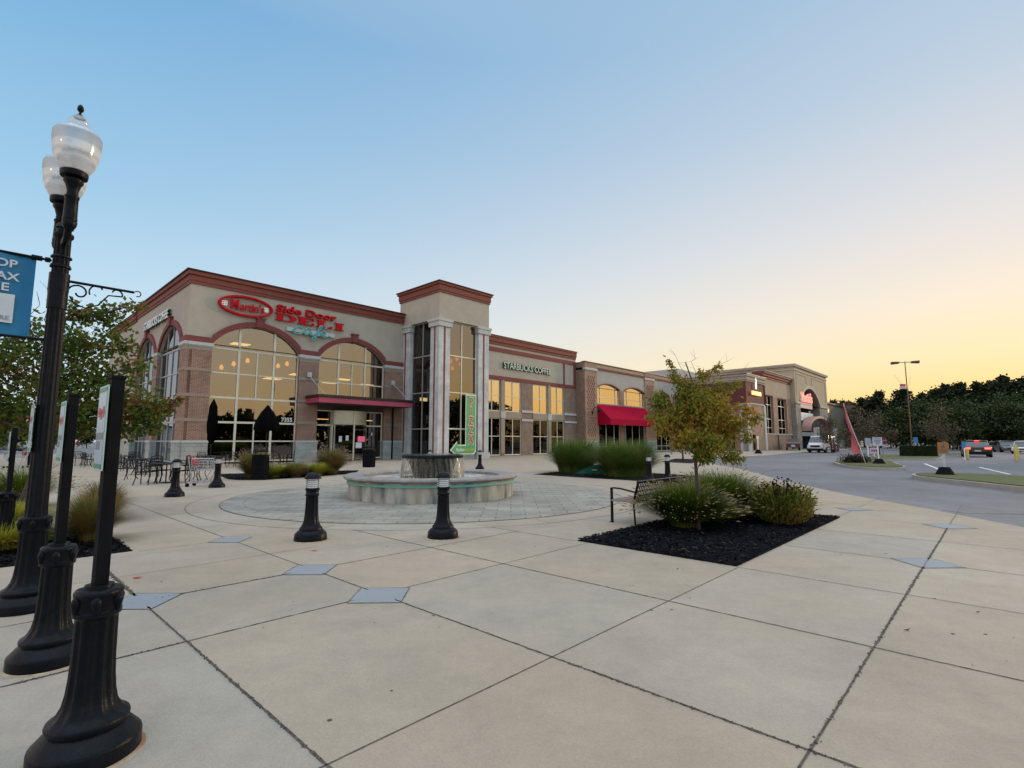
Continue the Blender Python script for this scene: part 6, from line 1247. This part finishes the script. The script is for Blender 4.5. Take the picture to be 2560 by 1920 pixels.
def car(label, x, y, rz, L_, hw, H_, pm, kind='car', name='parked_car', lit=False, group='cars in the car park', sc_=1.0, hood=.95):
    """front towards +x"""
    t = thing(name, label, kind, (x, y, 0), rz, group); f = L_ / 2; be = H_ * .56; g_ = .22
    suv = H_ > 1.55; b = MB(); z0 = -.08 + .02
    loft(b, [(-f, [(hw * .80, g_ + .12), (hw * .88, .55), (hw * .86, be * .9), (hw * .75, be * .98)]), (-f + .12, [(hw * .95, g_), (hw * .99, .55), (hw * .97, be * .97), (hw * .86, be * 1.04)]), (-f * .3, [(hw, g_ - .02), (hw * 1.0, .55), (hw * .99, be * .95), (hw * .90, be * 1.02)]),
             (f * .35, [(hw, g_ - .02), (hw, .55), (hw * .98, be * .93), (hw * .90, be * hood * 1.02)]), (f - .2, [(hw * .93, g_), (hw * .96, .55), (hw * .9, be * .80), (hw * .78, be * .86)]), (f, [(hw * .78, g_ + .1), (hw * .84, .5), (hw * .78, be * .68), (hw * .66, be * .72)])])
    b.build('body', pm, t, autos=35, bevel=.03)
    rb = -f + (.25 if suv else .75); b = MB(); loft(b, [(rb - .18, [(hw * .84, be), (hw * .80, be + .05)]), (rb + .25, [(hw * .86, be), (hw * .70, H_ - .06)]), (f * .0, [(hw * .88, be), (hw * .70, H_ - .02)]), (f * .12, [(hw * .88, be), (hw * .68, H_ - .07)]), (f * .50, [(hw * .86, be * .97), (hw * .80, be * 1.0)])]); b.build('cabin_glass', CARGL, t, autos=30)
    b = MB(); loft(b, [(rb + .15, [(hw * .72, H_ - .12), (hw * .66, H_ - .03)]), (rb + .5, [(hw * .73, H_ - .07), (hw * .64, H_ + .0)]), (f * .02, [(hw * .73, H_ - .07), (hw * .64, H_ + .0)]), (f * .15, [(hw * .71, H_ - .12), (hw * .62, H_ - .06)])])
    for s_ in (-1, 1):
        for (xa, xb) in ((rb - .12, rb + .28), (f * .50, f * .13)): b.tube([(xa, s_ * hw * .83, be + .01), (xb, s_ * hw * .70, H_ - .07)], .04, 5)
        b.tube([(-.1, s_ * hw * .88, be), (-.1, s_ * hw * .71, H_ - .06)], .035, 5)
    b.build('roof', pm, t, autos=40)
    wheels(t, (-f * .62, f * .62), hw + .01, .36 if suv else .33)
    for s_ in (-1, 1):
        b = MB(); b.box(f - .16, f - .02, s_ * hw * .60 - .16, s_ * hw * .60 + .16, be * .62, be * .74); b.build('headlight', HEADL, t, bevel=.02)
        b = MB(); loft(b, [(-f - .02, [(.001, be * .80), (.001, be * .80)])]) if False else b.box(-f - .015, -f + .2, s_ * hw * .70 - .24, s_ * hw * .70 + .24, be * .80, be * .98); b.build('tail_light', TAILON if lit else TAILOFF, t, bevel=.03)
        b = MB(); b.box(f * .38, f * .48, s_ * (hw + .02) - .08, s_ * (hw + .02) + .08, be, be + .16); b.build('mirror', pm, t, bevel=.02)
    b = MB(); b.box(f - .06, f + .02, -hw * .45, hw * .45, .45, be * .66); b.build('grille', CARBLK, t)
    b = MB(); b.box(-f - .03, -f + .06, -.26, .26, .52, .64); b.build('licence_plate', mat('plate', (.55, .56, .58), rough=.5), t)
    if lit:
        b = MB(); b.box(rb - .02, rb + .06, -.18, .18, H_ - .08, H_ - .04); b.build('brake_light', TAILON, t); b = MB(); b.box(-f - .02, -f + .2, -hw * .86, hw * .86, .2, .5); b.build('bumper', CARBLK, t)
    t.scale = (sc_,) * 3; t.location.z = -.0; return t
def ang(p0, p1): return atan2(p1[1] - p0[1], p1[0] - p0[0])
SILV = paint('silver paint', (.42, .44, .46)); WHT = paint('white paint gloss', (.62, .63, .64)); BLU = paint('dark blue paint', (.03, .045, .08)); BLKP = paint('black car paint', (.012, .012, .014)); GREY = paint('grey paint', (.12, .125, .135)); MARN = paint('maroon paint', (.07, .02, .025))
x, y = at(2441, 1142, -.08); car('dark suv driving away with bright red brake lights', x, y, radians(52), 4.7, 1.12, 1.66, BLKP, 'suv', 'moving_suv', lit=True)
x, y = at(2504, 1129, -.08); car('silver car parked second from the right beyond the yellow posts', x, y, radians(-100), 4.6, .98, 1.5, SILV)
x, y = at(2517, 1130.5, -.08); car('dark front suv parked right of the silver car, nose to the camera', x, y, radians(-118), 4.7, 1.1, 1.62, GREY)
x, y = at(2487, 1126, -.08); car('pale car parked just right of the dark suv', x, y, radians(-105), 4.5, 1.0, 1.52, WHT)
x, y = at(2562, 1134, -.08); car('white car cut by the right picture edge', x, y, radians(-140), 4.6, 1.1, 1.6, WHT)
x, y = at(2402, 1124, -.08); car('dark maroon car half hidden left of the suv', x, y, radians(60), 4.5, .98, 1.45, MARN)
x, y = at(2250, 1117, -.08); car('dark car with pale roof parked far behind the signs', x, y, radians(75), 4.6, 1.25, 1.7, MARN)
x, y = at(2308, 1116, -.08); car('small white car beyond the hedge, left one', x, y, radians(110), 4.2, 1.0, 1.9, WHT)
x, y = at(2329, 1118, -.08); car('white car beyond the hedge, right one', x, y, radians(100), 4.2, 1.2, 2.1, WHT)
# white van facing the camera by the supermarket
x, y = at(2042, 1132, -.08)
t = thing('delivery_van', 'white cargo van with red side stripe standing by the supermarket kerb', 'van', (x + 1.6, y + 1.4, 0), radians(-137), None)
V = paint('white van paint', (.60, .63, .66)); b = MB(); hw = 1.12
loft(b, [(-3.0, [(hw * .96, .42), (hw, 1.2), (hw * .96, 1.9), (hw * .84, 2.26)]), (-2.9, [(hw, .36), (hw * 1.02, 1.2), (hw * .98, 1.95), (hw * .86, 2.32)]), (1.15, [(hw, .36), (hw * 1.02, 1.2), (hw * .98, 1.95), (hw * .86, 2.32)]), (1.5, [(hw, .36), (hw * 1.02, 1.2), (hw * .92, 1.85), (hw * .80, 2.18)]), (2.25, [(hw, .36), (hw, 1.0), (hw * .95, 1.2), (hw * .86, 1.36)]), (2.75, [(hw * .97, .36), (hw * .96, .9), (hw * .86, 1.05), (hw * .76, 1.14)]), (2.95, [(hw * .86, .40), (hw * .86, .75), (hw * .78, .95), (hw * .7, 1.0)])]); b.build('body', V, t, autos=35)
b = MB(); b.add([(2.24, -hw * .88, 1.36), (2.24, hw * .88, 1.36), (1.56, hw * .76, 2.14), (1.56, -hw * .76, 2.14)], [(0, 1, 2, 3)]); b.v = [(x_ + .035, y_, z_ + .03) for x_, y_, z_ in b.v]; b.build('windscreen', CARGL, t)
b = MB()
for s_ in (-1, 1): b.add([(2.15, s_ * hw * .985, 1.28), (1.0, s_ * hw * 1.04, 1.28), (1.0, s_ * hw * .965, 2.0), (1.55, s_ * hw * .93, 2.0)], [(0, 1, 2, 3)])
b.build('side_window', CARGL, t)
b = MB(); b.box(2.86, 2.99, -hw * .52, hw * .52, .72, .98); b.build('grille', CARBLK, t, bevel=.03)
b = MB(); b.box(2.7, 3.0, -hw * .92, hw * .92, .2, .55); b.box(-2.9, 2.7, -hw * 1.03, hw * 1.03, .26, .40); b.build('bumper', CARBLK, t, bevel=.03)
for s_ in (-1, 1):
    b = MB(); b.box(2.70, 2.92, s_ * hw * .75 - .17, s_ * hw * .75 + .17, .84, 1.04); b.build('headlight', HEADL, t, bevel=.03)
    b = MB(); b.box(1.95, 2.1, s_ * (hw + .17) - .12, s_ * (hw + .17) + .12, 1.3, 1.62); b.build('mirror', CARBLK, t, bevel=.03)
    b = MB(); b.box(-2.4, .9, s_ * hw * 1.025 - .01, s_ * hw * 1.025 + .01, .62, .82); b.build('red_stripe', mat('van stripe red', (.25, .03, .03), rough=.4), t)
wheels(t, (-1.9, 2.0), hw + .01, .40, .26)
# black pickup half hidden behind the van
x, y = at(1995, 1127, -.08)
t = thing('pickup_truck', 'black pickup seen from behind between the brick pier and the white van', 'truck', (x, y + 1.5, 0), radians(62))
b = MB(); loft(b, [(-2.9, [(1.0, .5), (1.05, .9), (1.05, 1.25)]), (-.6, [(1.05, .45), (1.08, .9), (1.06, 1.28)]), (2.4, [(1.05, .45), (1.06, .9), (1.0, 1.25)]), (2.8, [(.95, .5), (.98, .8), (.92, 1.05)])]); b.build('body', BLKP, t, autos=35)
b = MB(); loft(b, [(-.7, [(.98, 1.28), (.9, 1.32)]), (-.5, [(1.0, 1.28), (.82, 2.0)]), (.8, [(1.0, 1.28), (.82, 2.02)]), (1.5, [(.98, 1.26), (.9, 1.3)])]); b.build('cab', CARGL, t, autos=35)
b = MB(); b.box(-2.96, -2.9, -.3, .3, .62, .95); b.build('licence_plate', MATS['plate'], t); b = MB(); b.box(-3.0, -2.85, -1.0, 1.0, 1.2, 1.3); b.build('tailgate_trim', CHROME, t)
for s_ in (-1, 1): b = MB(); b.box(-2.95, -2.85, s_ * .95 - .08, s_ * .95 + .08, .8, 1.2); b.build('tail_light', TAILOFF, t)
wheels(t, (-1.8, 1.9), 1.06, .42)

# ================================================================ SIGNS, POSTS AND LIGHTS BY THE DRIVE
SIGNW = mat('white sign board', (.50, .52, .58), (.46, .48, .54), 3, .5); SIGNG = mat('grey sign lines', (.10, .12, .20), rough=.6)
def facecam(x, y, off=0): return atan2(-y, -x) + pi / 2 + off      # local -y towards the camera
def roadsign(label, p, zb, zt, wd, board, post=True, lines=None, base=None, tilt=0, name='road_sign', cat='sign', group=None, postm=None):
    x, y = at(*p); t = thing(name, label, cat, (x, y, -.0), facecam(x, y, tilt), group)
    if post: b = MB(); b.box(-.045, .045, .0, .09, -.08, zt - .05); b.build('post', postm or WHITEP, t)
    b = MB(); b.box(-wd / 2, wd / 2, -.03, -.001, zb, zt); b.build('board', board, t, bevel=.008)
    if lines:
        b = MB()
        for (a, c, d, e) in lines: b.box(a * wd, c * wd, -.036, -.031, zb + (zt - zb) * d, zb + (zt - zb) * e)
        b.build('lines', SIGNG if lines is not None and board is not None and board.name != 'white no entry board' else mat('pink sign marks', (.45, .03, .12), rough=.5), t)
    if base: b = MB(); b.lathe([(.42, -.02), (.38, .06), (.2, base), (.16, base + .02), (0, base + .02)], 20); b.build('base', BLACK2, t, smooth=False)
    return t
g = 'white signs by the feather flag island'
LN = [(-.38, .38, .84, .9), (-.36, .34, .68, .73), (-.36, .36, .58, .63), (-.3, .3, .48, .53), (-.34, .33, .36, .41), (-.2, .2, .2, .28)]
roadsign('white board on a white post with lines of small print, right one of the pair', (2197, 1150), 1.17, 1.87, .66, SIGNW, lines=LN, group=g)
roadsign('white board on a white post turned aside, left one of the pair', (2172, 1143), 1.2, 1.85, .62, mat('shaded blue white board', (.34, .38, .42), (.31, .35, .39), 3, .5), tilt=.7, lines=None, group=g)  # white board turned aside, its shade put into a darker colour
roadsign('small low white sign with pink marks between the two white boards', (2187, 1146), .45, .95, .62, mat('white no entry board', (.52, .50, .55), rough=.5), lines=[(-.32, .32, .45, .55), (-.35, -.2, .25, .75), (.2, .35, .25, .75), (-.1, .1, .3, .7)])
x, y = at(2208, 1134); t = thing('stop_sign', 'round pinkish red sign half hidden behind the white boards', 'sign', (x, y, 0), facecam(x, y)); b = MB(); b.m = Matrix.Translation((0, 0, 1.65)) @ Matrix.Rotation(pi / 2, 4, 'X'); b.lathe([(.55, 0), (.55, .03), (0, .03)], 8); b.build('disc', mat('faded red sign', (.50, .10, .16), rough=.5), t); b = MB(); b.box(-.4, .4, -.05, -.031, 1.58, 1.75); b.build('white_bar', SIGNW, t); b = MB(); b.box(-.04, .04, .0, .08, -.08, 1.6); b.build('post', ALU, t)
roadsign('orange square sign on a white post rising from a black cone base', (2364, 1193), 1.03, 1.50, .36, mat('orange sign board', (.36, .15, .02), (.32, .13, .015), 3, .5), lines=[(-.3, .3, .15, .22), (-.3, .3, .3, .36), (-.15, .15, .5, .8)], base=.42, postm=mat('pale blue white post', (.5, .55, .58), rough=.5))
x, y = at(2199, 1163.5); t = thing('rubber_cone', 'black cone shaped rubber base at the right end of the feather flag island', 'cone', (x, y, .05)); b = MB(); b.lathe([(.42, 0), (.38, .06), (.2, .36), (.16, .38), (0, .38)], 20); b.build('cone', BLACK2, t)
roadsign('small brown backed sign above the orange sign, farther away', (2360, 1128), 1.6, 2.6, 1.3, mat('brown sign back', (.10, .05, .02), rough=.7))
g = 'blue parking signs'
roadsign('small bright blue sign over the far end of the hedge', (2291, 1127), 1.25, 2.2, .62, mat('parking blue', (.03, .22, .45), (.025, .2, .42), 3, .5), group=g)
roadsign('small bright blue sign at the left side of the dark suv', (2413, 1148), .95, 1.5, .30, MATS['parking blue'], group=g)
roadsign('small pale sign on a thin post left of the maroon car', (2398, 1124), 1.4, 2.2, .9, SIGNW)
YEL = mat('yellow bollard paint', (.50, .42, .10), (.45, .37, .08), 3, .6)
for u, v, h, lb in ((2420, 1150, 1.05, 'yellow post in front of the dark suv'), (2542, 1155, 1.35, 'yellow post near the right edge, left one of the two'), (2546, 1149, 1.1, 'yellow post near the right edge, right one of the two')):
    x, y = at(u, v, -.08); t = thing('yellow_bollard', lb, 'bollard', (x, y, -.08), 0, 'yellow concrete filled posts'); b = MB(); b.lathe([(.11, .12), (.11, h - .08), (.07, h - .02), (0, h)], 16); b.build('post', YEL, t, autos=40); b = MB(); b.lathe([(.12, 0), (.12, .12), (0, .12)], 16); b.build('foot', CONC2, t)
# feather flag
x, y = at(2166, 1165); t = thing('feather_flag', 'tall faded pink red feather flag leaning on the small traffic island', 'flag', (x, y, 0), facecam(x, y))
b = MB(); b.tube([(0, 0, .03), (-.25, 0, 1.1), (-.62, .02, 2.4), (-.92, .04, 3.6), (-.98, .05, 4.0)], .025, 6, .012); b.build('pole', WHITEP, t, smooth=True)
b = MB(); N = 22
for i in range(N):
    def P(i_, e): q = i_ / N; z = .75 + 3.2 * q; xb = -.12 - .82 * ((z - .3) / 3.6) ** .9; wd_ = .33 * (1 - q) ** 1.15 + .13 * (1 if q < .93 else (1 - q) / .07); tw = cos(q * 5.2) * .75 + .25; return (xb - wd_ * e * (.45 + .55 * abs(tw)), .05 + .22 * e * sin(q * 6.5), z + .05 * e)
    for e0, e1 in ((0, .5), (.5, 1)): b.quad(P(i, e0), P(i, e1), P(i + 1, e1), P(i + 1, e0))
b.build('cloth', mat('faded red cloth', (.56, .11, .13), (.44, .08, .09), 1.2, .8), t, smooth=True)
x, y = at(2140, 1161); t = thing('dark_shrub', 'low dark brown shrub at the foot of the feather flag', 'bush', (x, y, .1)); b = MB(); r = random.Random(8)
for i in range(1500): v = Vector((r.gauss(0, .42), r.gauss(0, .25), abs(r.gauss(0, .22)))); leaf(b, v, Vector((r.gauss(0, 1), r.gauss(0, 1), 1)), .16, .03, r)
b.build('foliage', leafmat('dark shrub leaves', [(.015, .012, .008), (.03, .022, .012), (.05, .025, .015)], .1), t)
# tall parking light
def parklight(label, x, y, H_, rz, sc_=1):
    t = thing('parking_light', label, 'street lamp', (x, y, -.08), rz, 'parking light poles'); b = MB(); b.lathe([(.3, 0), (.3, .8), (0, .8)], 20); b.build('footing', CONC2, t); b = MB(); b.tube([(0, 0, .7), (0, 0, H_)], .10 * sc_, 8, .06 * sc_); b.build('pole', mat('bronze pole', (.14, .07, .035), (.11, .055, .03), 3, .5), t)
    b = MB(); b.tube([(-1.0, 0, H_ - .12), (1.0, 0, H_ - .12)], .05, 6); b.build('arm', MATS['bronze pole'], t)
    for s_ in (-1, 1): b = MB(); b.side([(s_ * .75, H_ - .02), (s_ * 1.65, H_ + .02), (s_ * 1.65, H_ - .34), (s_ * .75, H_ - .26)], -.35, .35); b.build('lamp_head', mat('bronze lamp head', (.10, .04, .025), rough=.6), t)
    return t
D = 74; x, y = (2267 - 1280) / FPX * D * 1.006, D
t = parklight('tall bronze parking light with two box heads above the tree line', x, y, 13.1, facecam(x, y, .25))
b = MB(); b.box(-.85, -.15, -.04, -.02, 9.15, 9.5); b.tube([(-.1, 0, 9.0), (-1.4, 0, 11.2)], .02, 4); b.tube([(.1, 0, 8.8), (.5, 0, 10.8)], .02, 4); b.build('pennant', mat('white pennant', (.55, .5, .5), rough=.7), t)
b = MB(); b.box(-.85, -.15, -.041, -.019, 9.51, 9.85); b.build('pennant', MATS['faded red cloth'], t)
parklight('parking light outside the frame, mirrored in the first big window', *W(24.5, 46)[:2], 12.2, ANG)
# posts along the supermarket kerb, small signs and bollards
x, y = at(1896, 1134); t = thing('kerb_sign', 'thin white post with a black cone base at the kerb before the dark red shop', 'sign', (x, y, 0)); b = MB(); b.lathe([(.5, 0), (.42, .1), (.18, .5), (0, .52)], 16); b.build('base', BLACK2, t); b = MB(); b.box(-.07, .07, -.05, .05, .5, 1.9); b.box(-.16, .16, -.02, .02, 1.9, 2.2); b.build('post', WHITEP, t)
for i, (u, v, lb) in enumerate(((2088, 1130, 'dull red bollard just right of the white van'), (2095, 1129, 'dull red bollard second right of the white van'))):
    x, y = at(u, v); t = thing('red_bollard', lb, 'bollard', (x, y, 0), 0, 'dull red bollards by the supermarket'); b = MB(); b.lathe([(.2, 0), (.2, 1.0), (.12, 1.15), (0, 1.18)], 16); b.build('post', mat('dull red paint', (.20, .05, .05), rough=.6), t)
x, y = at(548, 1166)
# distant cars at the far left
x, y = at(14, 1130, -.08); car('dark car at the far left seen under the maple', x, y, radians(20), 4.5, .95, 1.45, BLU)

# ================================================================ EVERY LOOSE PIECE OF A BUILDING ITS OWN PART
def split_part(o):
    me = o.data; n = len(me.vertices); par = list(range(n))
    def find(i):
        while par[i] != i: par[i] = par[par[i]]; i = par[i]
        return i
    for p in me.polygons:
        v = p.vertices; a = find(v[0])
        for k in v[1:]: par[find(k)] = a
    isl = {}
    for i in range(n): isl.setdefault(find(i), []).append(i)
    items = []
    for vs in isl.values():
        co = [me.vertices[i].co for i in vs]; items.append([vs, [min(c[k] for c in co) - .06 for k in range(3)], [max(c[k] for c in co) + .06 for k in range(3)]])
    k = 0
    while k < len(items):
        j = k + 1; hit = False
        while j < len(items):
            A, B = items[k], items[j]
            if all(A[1][q] <= B[2][q] and B[1][q] <= A[2][q] for q in range(3)): A[0] += B[0]; A[1] = [min(A[1][q], B[1][q]) for q in range(3)]; A[2] = [max(A[2][q], B[2][q]) for q in range(3)]; items.pop(j); hit = True
            else: j += 1
        if not hit: k += 1
    if len(items) < 2: return
    for vs, _, _ in items:
        idx = {v: i for i, v in enumerate(sorted(vs))}; b = MB(); b.v = [tuple(me.vertices[v].co) for v in sorted(vs)]; b.f = [tuple(idx[v] for v in p.vertices) for p in me.polygons if p.vertices[0] in idx]
        q = b.build(o.name.split('.')[0], me.materials[0], o.parent)
        for md in o.modifiers: z = q.modifiers.new(md.name, md.type); z.width = md.width; z.segments = md.segments; z.limit_method = md.limit_method
    bpy.data.objects.remove(o)
for o in [o for o in bpy.data.objects if o.type == 'MESH' and o.parent in (B1, B2, B3, B4, B5) and o.name.split('.')[0] in ('brick_pier', 'pier_cap', 'stone_base', 'stone_pier', 'pier_groove', 'pale_band', 'tan_pilaster', 'ceiling_light', 'pendant_lamp', 'tie_rod', 'pale_pier', 'canopy_post', 'sill', 'red_band', 'coping', 'cornice', 'downpipe', 'brick_wall')]:
    if len(o.data.vertices) < 1200: split_part(o)
